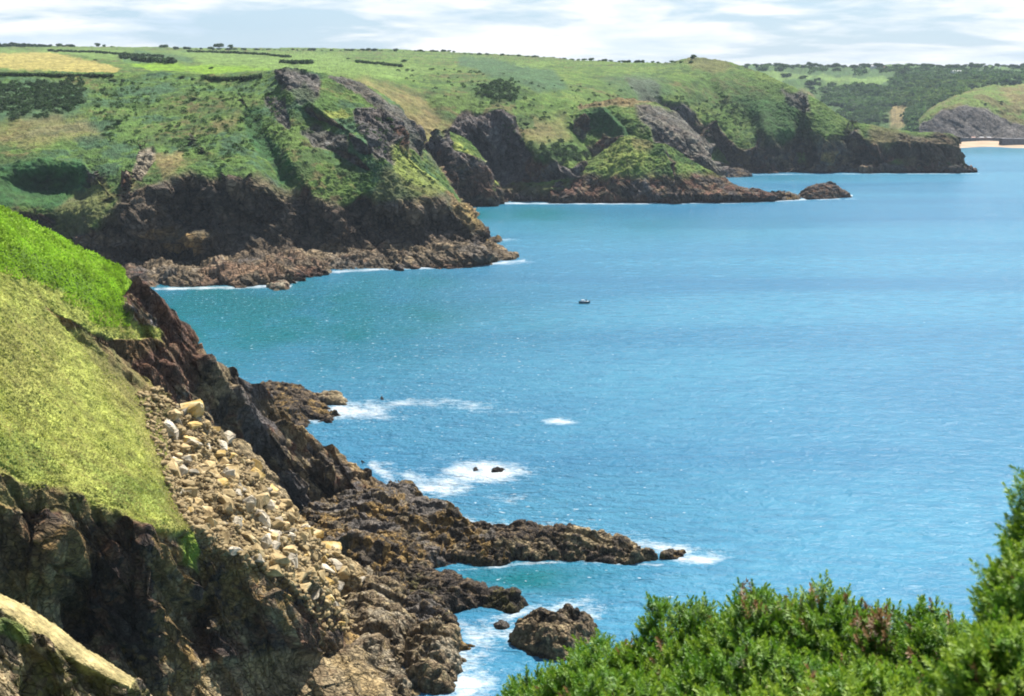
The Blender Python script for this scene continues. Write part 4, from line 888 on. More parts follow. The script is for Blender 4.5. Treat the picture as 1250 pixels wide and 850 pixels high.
def boulder_label(k, s, x, y):
    c = ('weathered tan', 'weathered tan', 'ochre-yellow', 'weathered tan', 'pale whitish')[k % 5]
    z = 'near the head of the scree' if y < 560 else ('in the middle of the scree' if y < 630 else ('low on the scree' if y < 680 else 'at the foot of the scree'))
    e = x - (222 + (y - 495) * 1.05)
    return '%s %s boulder %s, %s' % ('small' if s < .9 else ('middling' if s < 1.5 else 'large'), c, z, 'towards the crest edge' if e > -22 else ('towards the cliff and turf' if e < -60 else 'in its centre'))
pk = rng_.choice(len(cand), 1500, p=prob / prob.sum(), replace=False); taken = []
szs = sorted([0.6 + 2.1 * random.random() ** 2.8 for _ in range(1500)], reverse=True); n_b = 0
for idx, s in zip(pk, szs):
    i, j = cand[idx]; p = fp['P'][i, j]
    if any((p[0] - q[0]) ** 2 + (p[1] - q[1]) ** 2 + (p[2] - q[2]) ** 2 < (0.42 * (s + q[3])) ** 2 for q in taken): continue
    taken.append((*p, s)); kb = random.randrange(15); put_boulder(p, fp['n'][i, j], s, protos[kb], boulder_label(kb, s, ppx[i, j], ppy[i, j]), G1); n_b += 1
    if n_b >= 270: break
# small rubble between them: nobody could count it
bmr = []
def small_stones(lf, poly, n, smin, smax, name, seed, mt):
    qx, qy = proj(lf['P']); sdd = poly_sd(qx, qy, poly); cd = np.argwhere(sdd > 0); rg = np.random.default_rng(seed)
    cube = np.array([[-1, -1, -1], [1, -1, -1], [1, 1, -1], [-1, 1, -1], [-1, -1, 1], [1, -1, 1], [1, 1, 1], [-1, 1, 1]], float) * 0.5
    fc = np.array([[0, 3, 2, 1], [4, 5, 6, 7], [0, 1, 5, 4], [1, 2, 6, 5], [2, 3, 7, 6], [3, 0, 4, 7]])
    sel = cd[rg.integers(0, len(cd), n)]; V = []; Fc = []
    for k, (i, j) in enumerate(sel):
        s = smin + (smax - smin) * rg.random() ** 2.5; c = cube * (1 + rg.uniform(-0.35, 0.35, (8, 3))) * np.array([1.3, 1, 0.6]) * s
        a = rg.uniform(0, 6.28); b_ = rg.uniform(-0.7, 0.7); ca, sa, cb, sb = math.cos(a), math.sin(a), math.cos(b_), math.sin(b_)
        Rm = np.array([[ca, -sa, 0], [sa, ca, 0], [0, 0, 1]]) @ np.array([[cb, 0, sb], [0, 1, 0], [-sb, 0, cb]])
        V.append(c @ Rm.T + lf['P'][i, j] + lf['n'][i, j] * s * 0.12 + rg.uniform(-.1, .1, 3)); Fc.append(fc + 8 * k)
    o = mesh_from(name, np.concatenate(V), np.concatenate(Fc), mt); return tag(o, 'small angular stones strewn between the boulders of the scree', 'rubble', None, 'stuff')
small_stones(front, [(200, 470), (222, 490), (262, 525), (302, 562), (350, 612), (390, 650), (432, 695), (455, 735), (430, 770), (396, 768), (350, 714), (300, 690), (262, 672), (232, 648), (205, 600), (185, 540), (165, 480)], 6500, 0.22, 0.75, 'rubble', 9, M_st[0])

# short turf and bracken tufts over the near slopes
def lit_through(m, k=0.5):
    t = m.node_tree; b = t.nodes['Principled BSDF']; src = b.inputs['Base Color'].links[0].from_socket
    tl = nd(t, 'ShaderNodeBsdfTranslucent'); t.links.new(src, tl.inputs[0]); mx = nd(t, 'ShaderNodeMixShader'); mx.inputs[0].default_value = k
    t.links.new(b.outputs[0], mx.inputs[1]); t.links.new(tl.outputs[0], mx.inputs[2]); t.links.new(mx.outputs[0], t.nodes['Material Output'].inputs[0]); return m
M_turf = lit_through(simple('turf_blades', (0.36, 0.37, 0.10), 0.9, 0.5, 0.22)); M_fern = lit_through(simple('bracken_leaves', (0.24, 0.40, 0.03), 0.85, 0.5, 0.25))
def tufts(lf, poly, n, h, wd, name, label, mt, seed):
    qx, qy = proj(lf['P']); wob = 14 * fbm(np.stack([qx, qy, 0 * qx], -1), 26, 4, seed); cd = np.argwhere((poly_sd(qx, qy, poly) + wob > 0) & (lf['vg'] > 0.3)); rg = np.random.default_rng(seed)
    sel = cd[rg.integers(0, len(cd), n)]; B = lf['P'][sel[:, 0], sel[:, 1]] + rg.uniform(-.12, .12, (n, 3)); V = []
    for k in range(3):
        a = rg.uniform(0, 6.28, n); s = np.stack([np.cos(a), np.sin(a), 0 * a], -1) * wd; lean = np.stack([rg.normal(0.25, .35, n), rg.normal(-0.2, .35, n), np.ones(n)], -1)
        hh = h * rg.uniform(.5, 1.3, (n, 1)); tp_ = B + lean * hh; mid = B + lean * hh * .55
        V.append(np.stack([B - s * .5, mid - s, tp_, mid + s], 1))
    V = np.concatenate(V).reshape(-1, 3); o = mesh_from(name, V, np.arange(len(V)).reshape(-1, 4), mt); tag(o, label, name.replace('_', ' '), None, 'stuff')
gp = [(-20, 335), (60, 345), (60, 378), (110, 420), (170, 480), (205, 530), (215, 600), (235, 645), (222, 656), (130, 622), (60, 602), (30, 588), (-20, 575)]
t_ = M_turf.node_tree; sv = [n for n in t_.nodes if n.type == 'VECT_MATH'][0]; gn = nd(t_, 'ShaderNodeTexNoise'); gn.inputs['Scale'].default_value = 0.16; gn.inputs['Detail'].default_value = 6; gn.inputs['Roughness'].default_value = 0.7
gm = nd(t_, 'ShaderNodeMapping'); gm.inputs['Rotation'].default_value = (0, 0, 0.7); gm.inputs['Scale'].default_value = (1.0, 2.2, 1.6); gt = nd(t_, 'ShaderNodeTexCoord'); t_.links.new(gt.outputs['Object'], gm.inputs[0]); t_.links.new(gm.outputs[0], gn.inputs['Vector'])
gr = nd(t_, 'ShaderNodeValToRGB'); e = gr.color_ramp.elements; e[0].position = .36; e[0].color = (.11, .17, .03, 1); e[1].position = .64; e[1].color = (.46, .40, .18, 1); q_ = e.new(.46); q_.color = (.34, .37, .08, 1); t_.links.new(gn.outputs['Fac'], gr.inputs[0]); t_.links.new(gr.outputs[0], sv.inputs[0])
tufts(front, gp, 17000, .15, .07, 'turf', 'pale yellow-green turf on the near slope above the dark cliff', M_turf, 3)
tufts(back, [(-20, 325), (20, 330), (90, 360), (140, 385), (195, 405), (200, 418), (120, 412), (60, 385), (-20, 380)], 3000, .15, .07, 'turf', 'yellowish turf between the bright bracken and the rocky ledge', M_turf, 4)
tufts(back, [(-20, 235), (0, 245), (70, 282), (125, 312), (150, 326), (160, 345), (150, 372), (160, 400), (120, 395), (60, 352), (-20, 320)], 10000, .24, .10, 'bracken', 'vivid green bracken covering the near hilltop at left', M_fern, 5)
# ================================================================ trees, shrubs, woods
M_leaf = simple('tree_leaves', (0.062, 0.120, 0.030), 0.9, 0.4, 0.25)
M_leaf2 = simple('shrub_leaves', (0.042, 0.080, 0.026), 0.9, 0.4, 0.3)
M_leaf3 = simple('pale_tree_leaves', (0.100, 0.170, 0.035), 0.9, 0.4, 0.25)
for m_ in (M_leaf, M_leaf2, M_leaf3): lit_through(m_, 0.4)
M_bark = simple('bark', (0.10, 0.075, 0.05), 0.9, 0.3, 2)
def leaf_cloud(rg, lumps, n, size):
    """many small leaf clumps spread through and around a set of lobes"""
    V = []; per = max(1, n // len(lumps))
    for (cx, cy, cz, r, rz) in lumps:
        d = rg.normal(size=(per, 3)); d /= np.linalg.norm(d, axis=1, keepdims=True); d[:, 2] = np.where(d[:, 2] < -0.5, -d[:, 2], d[:, 2])
        rad = 1 - 0.45 * rg.random(per) ** 2
        c = np.array([cx, cy, cz]) + d * rad[:, None] * np.array([r, r, rz])
        t1 = rg.normal(size=(per, 3)); t1 /= np.linalg.norm(t1, axis=1, keepdims=True); t2 = np.cross(t1, d + rg.normal(size=(per, 3)) * 0.5); t2 /= np.linalg.norm(t2, axis=1, keepdims=True) + 1e-6
        s = size * (0.6 + 0.8 * rg.random((per, 1)))
        V.append(np.stack([c + t1 * s, c + t2 * s * 0.8, c - t1 * s, c - t2 * s * 0.7], 1))
    V = np.concatenate(V); return V.reshape(-1, 3), np.arange(len(V) * 4).reshape(-1, 4)
def core(rg, lumps, k=0.72):
    """inner mass of each lobe so that a crown is not see-through everywhere"""
    V = []; Fc = []; nb = 0
    for (cx, cy, cz, r, rz) in lumps:
        a = np.linspace(0, 2 * np.pi, 9)[:-1]; hs = [-0.8, -0.2, 0.4, 0.85]; rr = [0.55, 0.98, 0.9, 0.45]
        for h_, q in zip(hs, rr):
            w_ = q * (1 + rg.uniform(-.2, .2, 8)); V.append(np.stack([cx + k * r * w_ * np.cos(a), cy + k * r * w_ * np.sin(a), cz + k * rz * h_ + 0 * a], -1))
        for l in range(3):
            for i in range(8): Fc.append([nb + l * 8 + i, nb + l * 8 + (i + 1) % 8, nb + (l + 1) * 8 + (i + 1) % 8, nb + (l + 1) * 8 + i])
        for i in (0, 2, 4): Fc.append([nb + 24 + i, nb + 24 + i + 1, nb + 24 + (i + 2) % 8, nb + 24 + (i + 5) % 8])
        nb += 32
    return np.concatenate(V), np.array(Fc)
def trunk_mesh(parent, h, r, rg, limbs=4):
    V = []; Fc = []
    def tube(p, q, r0, r1):
        b = len(V); d = (q - p) / np.linalg.norm(q - p); u = np.cross(d, [0.3, 1, 0.2]); u /= np.linalg.norm(u); v = np.cross(d, u)
        for c, rr in ((p, r0), (q, r1)):
            for i in range(6): a = i * math.pi / 3; V.append(c + rr * (u * math.cos(a) + v * math.sin(a)))
        for i in range(6): Fc.append([b + i, b + (i + 1) % 6, b + 6 + (i + 1) % 6, b + 6 + i])
    top = np.array([rg.uniform(-.3, .3), rg.uniform(-.3, .3), h * 0.6]); tube(np.zeros(3), top, r, r * 0.55)
    for k in range(limbs):
        a = k * 6.28 / limbs + rg.uniform(-.4, .4); tube(top * rg.uniform(.6, 1), top + np.array([math.cos(a) * h * .28, math.sin(a) * h * .28, h * .25]), r * 0.45, r * 0.15)
    return mesh_from('trunk', np.array(V), np.array(Fc), M_bark, parent)
def make_tree(seed, h, wdt, leaf, name='tree', trunk=True, n=700, size=None, cz=0.62):
    rg = np.random.default_rng(seed); t = empty(name, (0, 0, 0)); lumps = []
    for k in range(7):
        a = rg.uniform(0, 6.28); rr = rg.uniform(0.1, 0.55) * wdt / 2
        lumps.append((rr * math.cos(a), rr * math.sin(a), h * (cz + rg.uniform(-.18, .2)), wdt * rg.uniform(.2, .32), h * rg.uniform(.14, .24)))
    v, f = leaf_cloud(rg, lumps, n, size or wdt * 0.055); v2, f2 = core(rg, lumps)
    mesh_from('crown', np.concatenate([v, v2]), np.concatenate([f, f2 + len(v)]), leaf, t)
    if trunk: trunk_mesh(t, h, h * 0.03, rg)
    return t
def place(t, p, s=1.0, sz=None):
    t.location = tuple(p); t.scale = (s, s * random.uniform(.85, 1.15), (sz or s)); t.rotation_euler = (0, 0, random.uniform(0, 6.28))
def surf(lf, x, y):
    """point of a land surface seen at photo position x, y (nearest to the eye)"""
    qx, qy = lf.setdefault('q', proj(lf['P'])); d = (qx - x) ** 2 + (qy - y) ** 2 + 0.00002 * (lf['P'][..., 1] - 100)
    i, j = np.unravel_index(d.argmin(), d.shape); return lf['P'][i, j]
tp = [make_tree(k, 9, (12, 11, 13, 17, 10)[k], (M_leaf, M_leaf3, M_leaf, M_leaf2, M_leaf3)[k], cz=0.42) for k in range(5)]
used = [False] * 5
def where(g, x, y):
    if 'valley' in g: return ', ' + ('on its left slope' if x < 1010 else 'in its central hollow' if x < 1060 else 'left of the bare patch' if x < 1100 else 'right of the bare patch' if x < 1160 else 'above the grassy headland') + (', high up' if y < 112 else ', lower down')
    if 'far skyline' in g: return ', ' + ('right of the far green hill' if x < 960 else 'above the pale fields' if x < 1040 else 'above the middle of the wood' if x < 1120 else 'above the white houses' if x < 1180 else 'towards the right edge')
    if 'belt' in g: return ', ' + ('at the picture\'s left edge' if x < 20 else 'in its middle' if x < 45 else 'at its thin right end')
    if 'row' in g: return ', ' + ('left of the summit crag' if x < 300 else 'above the summit crag' if x < 400 else 'above the pale upper field' if x < 480 else 'at its right end')
    return ', ' + ('at the left end' if x < 640 else 'above the grassy bluff' if x < 740 else 'in the middle' if x < 800 else 'close to the far hilltop')
def tree_at(lf, x, y, s, label, group=None, k=None, sink=0.3, name='tree', cat='tree'):
    k = random.randrange(5) if k is None else k
    if group: label = ('dark', 'green', 'dark', 'broad dark', 'pale')[k] + ' ' + label + where(group, x, y)
    t = tp[k] if not used[k] else copy_thing(tp[k]); used[k] = True
    p = surf(lf, x, y).copy(); p[2] -= sink; place(t, p, s, s * random.uniform(.8, 1.1)); tag(t, label, cat, group); return t
# skyline of the plateau: (x, y, height in metres)
sky_named = [(120, 57, 8, 'round tree alone on the skyline above the straw-coloured field'), (127, 57.5, 5, 'smaller tree right beside the round skyline tree'), (136, 58, 3.5, 'tiny bushy tree, right of the pair on the skyline'),
             (201, 58, 9, 'dark tree standing up alone above the far left plateau'), (268, 59, 11, 'tallest dark tree on the skyline in the left half'), (282, 59, 8, 'round tree just right of the tallest skyline tree'),
             (846, 72, 6, 'small tree on the crest of the far green hill')]
for x, y, h, l in sky_named: tree_at(cliffs, x, y + 0.3, h / 9, l, k=(0, 3)[h > 8])
for x in list(np.arange(-4, 62, 5)) + list(np.arange(73, 90, 5)):
    tree_at(cliffs, x + random.uniform(-1, 1), 57.6, random.uniform(.8, 1.3) * (1 if x < 40 else .75), 'tree in the skyline belt at far left', 'trees of the skyline belt at far left', k=random.choice((0, 2, 3, 3)), sink=1)
for x in np.arange(218, 560, 7):
    tree_at(cliffs, x + random.uniform(-3, 3), 60.5 + (x - 218) / 110, random.uniform(.25, .8) , 'low tree in the row along the plateau skyline', 'trees in the row along the plateau skyline', k=random.choice((0, 2, 3, 3)), sink=1.2)
for x in np.arange(562, 850, 8):
    tree_at(cliffs, x + random.uniform(-3, 3), 66 + (x - 562) / 26, random.uniform(.3, .6), 'bushy tree on the crest of the cliff hill', 'trees along the crest of the long cliff hill', k=random.choice((0, 2, 3, 3)), sink=1.5)
# far wood
wood = [([(955, 92), (1005, 98), (1000, 106), (960, 104)], 10), ([(1005, 108), (1080, 104), (1140, 100), (1100, 122), (1085, 140), (1075, 160), (1050, 158), (1030, 145), (1010, 125)], 80),
        ([(1115, 118), (1150, 100), (1200, 98), (1250, 98), (1250, 104), (1190, 112), (1150, 128), (1135, 150), (1125, 162), (1108, 160), (1108, 135)], 66)]
for poly, n in wood:
    pl = np.array(poly); got = 0
    while got < n:
        x, y = random.uniform(pl[:, 0].min(), pl[:, 0].max()), random.uniform(pl[:, 1].min(), pl[:, 1].max())
        if poly_sd(np.array([x]), np.array([y]), poly)[0] < 0: continue
        tree_at(far, x, y, random.uniform(.9, 1.7), 'tree of the far valley wood', 'trees of the far valley wood', sink=2); got += 1
for x in np.arange(908, 1256, 4.0):
    tree_at(far, x + random.uniform(-2, 2), 83 + random.uniform(-1.5, 1.5), random.uniform(.9, 1.7), 'tree on the skyline above the far valley', 'trees on the far skyline', k=random.choice((0, 2, 3)), sink=1)
M_wood = simple('wood_leaves', (0.075, 0.140, 0.040), 0.9, 0.45, 0.035); M_wood2 = simple('wood_leaves_pale', (0.125, 0.200, 0.045), 0.9, 0.35, 0.04); lit_through(M_wood, .4); lit_through(M_wood2, .4)
def canopy(lf, poly, n, smin, smax, name, label, leaf, seed, per=46, kz=0.7):
    """an unbroken mass of bushes or tree tops: one object"""
    rg = np.random.default_rng(seed); qx, qy = lf.setdefault('q', proj(lf['P'])); wob = 9 * fbm(np.stack([qx, qy * 1.5, 0 * qx], -1), 14, 3, seed); cd = np.argwhere(poly_sd(qx, qy, poly) + wob > 3); V = []; nb = 0
    for (i, j) in cd[rg.integers(0, len(cd), n)]:
        s = rg.uniform(smin, smax); p = lf['P'][i, j]
        v, f = leaf_cloud(rg, [(p[0], p[1], p[2] + s * .15, s, s * kz)], per, s * 0.26); V.append(v)
    V = np.concatenate(V); o = mesh_from(name, V, np.arange(len(V)).reshape(-1, 4), leaf); return tag(o, label, name.replace('_', ' '), None, 'stuff')
canopy(far, [(925, 83), (1260, 83), (1260, 104), (1190, 108), (1140, 130), (1125, 165), (1105, 162), (1108, 130), (1080, 135), (1075, 162), (1040, 155), (1000, 125), (985, 108), (1080, 104), (1100, 90), (925, 88)], 1900, 4, 10, 'woodland', 'unbroken mass of tree tops covering the far valley sides', M_wood, 4, 60)
canopy(far, [(1110, 95), (1220, 95), (1200, 108), (1140, 128), (1125, 140), (1080, 120)], 700, 4, 9, 'woodland', 'lighter green tree tops on the upper side of the far valley', M_wood2, 5, 60)
# scrub on the hillsides
canopy(head, [(-10, 98), (100, 98), (110, 112), (90, 140), (0, 145), (-10, 140)], 520, .9, 2.2, 'scrub', 'dark blue-green scrub in the hollow at the left edge', M_leaf2, 6)
canopy(head, [(110, 100), (300, 95), (350, 120), (330, 170), (280, 205), (190, 185), (130, 180), (110, 130)], 420, .6, 1.7, 'scrub', 'patchy low scrub over the middle headland slope', M_leaf, 7)
canopy(head, [(300, 150), (480, 140), (540, 235), (450, 245), (350, 240)], 160, .6, 1.5, 'scrub', 'sparse scrub on the craggy right side of the middle headland', M_leaf2, 8)
canopy(cliffs, [(470, 82), (560, 80), (700, 100), (830, 110), (900, 120), (930, 160), (820, 170), (700, 185), (620, 178), (600, 130), (520, 120)], 380, .7, 2.0, 'scrub', 'scattered scrub over the long cliff hillside', M_leaf2, 9)
canopy(cliffs, [(575, 100), (622, 96), (645, 112), (620, 128), (585, 122)], 90, 1.5, 3, 'scrub', 'dense dark scrub patch high on the cliff hillside', M_leaf2, 10)
canopy(cliffs, [(640, 178), (700, 172), (730, 192), (700, 200), (650, 196)], 90, 1.2, 2.6, 'scrub', 'dark scrub along the top of the bay cliffs', M_leaf2, 11)
canopy(lobe_f, [(738, 185), (768, 165), (790, 182), (785, 205), (740, 210)], 50, .8, 1.6, 'scrub', 'low green scrub on the grassy bluff', M_leaf3, 12)
# shrubs one can tell apart
sh = [(head, 137, 101, 5.5, 'low dark shrub at the upper edge of the slope, below the straw field'), (head, 222, 96, 5, 'dark bushy shrub at the plateau edge, left of the long hedge'), (head, 236, 98, 4, 'smaller dark shrub beside the bushy one at the plateau edge'),
      (head, 150, 100, 4, 'narrow dark shrub right beside the low one below the straw field'), (cliffs, 258, 84, 4.5, 'round dark shrub alone in the bright green field'), (cliffs, 116, 75, 5, 'small dark shrub in the middle of the straw-coloured field'),
      (head, 133, 158, 5, 'blue-grey shrub clump in the middle of the slope'), (head, 146, 150, 5.5, 'larger blue-grey shrub clump on the open slope'), (head, 236, 122, 5, 'dark shrub high on the middle headland slope'),
      (cliffs, 425, 73, 5, 'dark round bush near the skyline right of the crag'), (cliffs, 494, 76, 8, 'big round bush standing in the pale upper field'), (cliffs, 642, 153, 6, 'single dark bush in the brown patch of hillside'),
      (hill_e, 1222, 126, 8, 'dark bush on the far grassy headland, upper one'), (hill_e, 1203, 128, 6, 'dark bush on the far grassy headland, left one'), (head, 318, 92, 3, 'little dark bush at the left foot of the summit crag')]
sp = [make_tree(50 + k, 1.0, 1.7, (M_leaf2, M_leaf)[k % 2], 'shrub', False, 420, 0.07, 0.35) for k in range(3)]
for k, (lf, x, y, s, l) in enumerate(sh):
    t = sp[k] if k < 3 else copy_thing(sp[k % 3]); p = surf(lf, x, y).copy(); place(t, p, s * .6, s * .55); tag(t, l, 'shrub')
# hedges
def hedge(lf, pts, hgt, wdt, label, leaf=M_leaf2):
    rg = np.random.default_rng(1); lumps = []; c = surf(lf, *pts[0]).copy()
    for a, b in zip(pts[:-1], pts[1:]):
        n = int(math.hypot(b[0] - a[0], (b[1] - a[1]) * 3) / 2.5) + 1
        for t in np.linspace(0, 1, n, endpoint=False):
            p = surf(lf, a[0] + (b[0] - a[0]) * t, a[1] + (b[1] - a[1]) * t) - c
            lumps.append((p[0], p[1], p[2] + hgt * .4, wdt * rg.uniform(.7, 1.2), hgt * rg.uniform(.45, .7)))
    v, f = leaf_cloud(rg, lumps, 45 * len(lumps), wdt * .28); v2, f2 = core(rg, lumps, .8)
    o = mesh_from('hedge', np.concatenate([v, v2]), np.concatenate([f, f2 + len(v)]), leaf); o.location = tuple(c); return tag(o, label, 'hedge')
hedge(head, [(248, 97), (275, 99), (300, 98), (320, 95)], 2.2, 1.6, 'dark hedge bordering the bright green strip at the plateau edge')
hedge(head, [(-8, 92), (40, 93), (90, 94), (138, 94)], 1.8, 1.5, 'long dark hedge along the lower edge of the straw-coloured field')
hedge(cliffs, [(60, 63), (120, 65), (160, 68), (200, 70)], 2.5, 2.5, 'ragged hedge behind the straw-coloured field')
hedge(cliffs, [(230, 64), (300, 66), (355, 71)], 2.5, 2.5, 'thin hedge running across the upper green fields')
hedge(cliffs, [(344, 78), (362, 78.5), (382, 78)], 3.0, 3, 'short dark hedge in the bright field above the summit crag')
hedge(cliffs, [(436, 77), (470, 80), (492, 82)], 2.4, 2.5, 'hedge at the edge of the pale upper field, right of the crag')
hedge(cliffs, [(150, 72), (180, 76), (215, 78)], 4, 4, 'grey-green thicket strip between the straw field and the bright field')

# ================================================================ houses across the bay
M_wh = simple('white_render', (0.78, 0.77, 0.74), 0.8, 0.05, 0.5); M_roofg = simple('grey_slate', (0.20, 0.20, 0.22), 0.7, 0.2, 1); M_roofr = simple('red_tile', (0.35, 0.17, 0.12), 0.8, 0.2, 1)
M_win = simple('window_glass', (0.05, 0.06, 0.08), 0.15, 0.1, 1)
def box(x0, x1, y0, y1, z0, z1):
    return [(x0, y0, z0), (x1, y0, z0), (x1, y1, z0), (x0, y1, z0), (x0, y0, z1), (x1, y0, z1), (x1, y1, z1), (x0, y1, z1)], [(0, 3, 2, 1), (4, 5, 6, 7), (0, 1, 5, 4), (1, 2, 6, 5), (2, 3, 7, 6), (3, 0, 4, 7)]
def house(x, y, wd, dp, hh, roofm, label, rz=0.0, flat=False):
    p = surf(far, x, y); t = empty('house', (p[0], p[1], p[2] - 0.5), rz); tag(t, label, 'house')
    v, f = box(-wd / 2, wd / 2, -dp / 2, dp / 2, -3, hh); mesh_from('wall', v, f, M_wh, t)
    rh = 0.5 if flat else dp * 0.35; e_ = 0.4
    v = [(-wd / 2 - e_, -dp / 2 - e_, hh), (wd / 2 + e_, -dp / 2 - e_, hh), (wd / 2 + e_, dp / 2 + e_, hh), (-wd / 2 - e_, dp / 2 + e_, hh), (-wd / 2 - e_, 0, hh + rh), (wd / 2 + e_, 0, hh + rh)]
    rf = mesh_from('roof', v, [(0, 3, 2, 1), (0, 1, 5, 4), (2, 3, 4, 5), (0, 4, 3), (1, 2, 5)], roofm, t)
    cv, cf = box(wd * .3, wd * .3 + 1, -.5, .5, hh + rh * .4, hh + rh + 1.2); mesh_from('chimney', cv, cf, M_wh, rf)
    n = max(2, int(wd / 4))
    for k in range(n):
        cx = -wd / 2 + (k + .5) * wd / n
        for zz0 in ([1.0] if hh < 5 else [1.0, 3.8]):
            v, f = box(cx - .6, cx + .6, -dp / 2 - .06, -dp / 2 + .05, zz0, zz0 + 1.3); mesh_from('window', v, f, M_win, t)
    return t
house(1150, 89.5, 26, 9, 3.6, M_roofr, 'long low house with a reddish roof among the far trees')
house(1163, 89.5, 9, 8, 5.2, M_wh, 'bright white house at the right end of the long low one')
house(1171, 90, 8, 8, 4.6, M_wh, 'small white house, rightmost of the far row')
house(1120, 91, 10, 8, 3.6, M_roofg, 'small pale house left of the long low house')
house(1066, 83.5, 12, 9, 5.2, M_roofg, 'white house with slate roof near the far skyline')
house(1081, 84.5, 10, 8, 3.6, M_roofr, 'little house with a red roof right of the slate-roofed one')
# sea wall and pier of the small bay
M_stone = simple('sea_wall_stone', (0.20, 0.165, 0.15), 0.9, 0.35, 0.4, 0.2)
def wallrun(name, x0, x1, yb, D, hgt, th, label, cat, m_):
    a = unp(x0, yb, D); b = unp(x1, yb, D); n = 24; V = []; Fc = []
    for k in range(n + 1):
        t = k / n; p = a * (1 - t) + b * t; hz = hgt + 0.15 * math.sin(k * 2.1)
        V += [(p[0] - a[0], p[1] - a[1] - th * .6, -4), (p[0] - a[0], p[1] - a[1] - th * .4, hz - 1), (p[0] - a[0], p[1] - a[1] - th * .4 - .15, hz - .98), (p[0] - a[0], p[1] - a[1] - th * .4 - .15, hz), (p[0] - a[0], p[1] - a[1] + th, hz), (p[0] - a[0], p[1] - a[1] + th, -4)]
    for k in range(n):
        for i in range(6): Fc.append([k * 6 + i, k * 6 + (i + 1) % 6, k * 6 + 6 + (i + 1) % 6, k * 6 + 6 + i])
    Fc.append([0, 1, 2, 3]); 
    o = mesh_from(name, V, Fc, m_); o.location = tuple(a); return tag(o, label, cat)
wallrun('sea_wall', 1165, 1226, 172.8, 1765, 4.5, 5, 'dark reddish stone sea wall above the far sandy beach', 'sea wall', M_stone)
wallrun('pier', 1222, 1420, 177.5, 1690, 8.0, 8, 'grey stone pier closing the far beach on its right', 'pier', simple('pier_stone', (0.15, 0.15, 0.16), 0.9, 0.3, 0.4, 0.2))
v, f = box(-6, 6, -3, 3, 0, 3.0)
for k, (x, c_) in enumerate([(1188, 'pinkish'), (1198, 'white'), (1207, 'cream')]):
    q = unp(x, 168.2, 1772); t = empty('beach_hut', (q[0], q[1], 4.3)); v, f = box(-2.2, 2.2, -2, 2, 0, 2.4)
    mesh_from('wall', v, f, simple(c_ + '_paint', {'pinkish': (.6, .38, .36), 'white': (.75, .75, .73), 'cream': (.7, .62, .48)}[c_], .8, .05), t)
    mesh_from('roof', [(-2.6, -2.4, 2.4), (2.6, -2.4, 2.4), (2.6, 2.4, 2.4), (-2.6, 2.4, 2.4), (-2.6, 0, 3.4), (2.6, 0, 3.4)], [(0, 3, 2, 1), (0, 1, 5, 4), (2, 3, 4, 5), (0, 4, 3), (1, 2, 5)], M_roofg if k else M_roofr, t)
    tag(t, 'tiny %s building on the quay above the far beach' % c_, 'building')

# ================================================================ boat
q = unp(713, 370.5, S(370.5)); bt = empty('motor_boat', (q[0], q[1], 0.05), R(200)); tag(bt, 'tiny open boat with a dark hull and white cuddy alone on the water', 'boat')
st_ = [(-2.0, .75, .55), (-1.2, .85, .6), (0, .9, .62), (1.0, .75, .7), (1.7, .4, .82), (2.1, .04, .95)]
V = []; Fc = []
for (x, wd, zt) in st_: V += [(x, -wd, zt), (x, -wd * .75, 0.0), (x, 0, -.3), (x, wd * .75, 0.0), (x, wd, zt), (x, wd * .86, zt - .05), (x, wd * .6, .15), (x, -wd * .6, .15), (x, -wd * .86, zt - .05)]
for k in range(len(st_) - 1):
    for i in range(9): Fc.append([k * 9 + i, k * 9 + (i + 1) % 9, k * 9 + 9 + (i + 1) % 9, k * 9 + 9 + i])
Fc.append(list(range(9))[::-1])
mesh_from('hull', V, Fc, simple('dark_hull', (0.03, 0.09, 0.11), 0.35, 0.1), bt)
v, f = box(-.1, 1.2, -.55, .55, .45, 1.25); v = [(x * (0.82 if z > 1 else 1), y * (.85 if z > 1 else 1), z) for x, y, z in v]; mesh_from('cabin', v, f, simple('white_gelcoat', (.8, .8, .8), .3, .03), bt)
v, f = box(-2.25, -1.95, -.16, .16, -.1, .95); mesh_from('outboard_motor', v, f, simple('motor_black', (.03, .03, .03), .4, .1), bt)
# the one aboard
pm = bpy.data.meshes.new('person'); bm = bmesh.new()
jt = [(0, 0, .85, .15), (0, 0, 1.1, .14), (0, 0, 1.35, .19), (0, 0, 1.5, .06), (0, 0, 1.68, .105), (-.02, .1, .45, .08), (0, .12, 0, .06), (-.02, -.1, .45, .08), (0, -.12, 0, .06), (.05, .24, 1.15, .05), (.2, .22, .95, .04), (.05, -.24, 1.15, .05), (.2, -.2, .95, .04)]
ed = [(0, 1), (1, 2), (2, 3), (3, 4), (0, 5), (5, 6), (0, 7), (7, 8), (2, 9), (9, 10), (2, 11), (11, 12)]
vv = [bm.verts.new(j[:3]) for j in jt]; [bm.edges.new((vv[a], vv[b])) for a, b in ed]; bm.to_mesh(pm); bm.free()
po = bpy.data.objects.new('person', pm); COL.objects.link(po); sk = po.modifiers.new('skin', 'SKIN'); po.modifiers.new('sub', 'SUBSURF').levels = 1
for i, j in enumerate(jt): pm.skin_vertices[0].data[i].radius = (j[3], j[3])
pm.skin_vertices[0].data[0].use_root = True; pm.materials.append(simple('dark_clothes', (.03, .03, .04), .8, .1))
po.location = (q[0] + .8, q[1] + .3, 0.2); po.rotation_euler = (0, 0, R(200)); tag(po, 'person in dark clothes standing in the tiny boat', 'person')

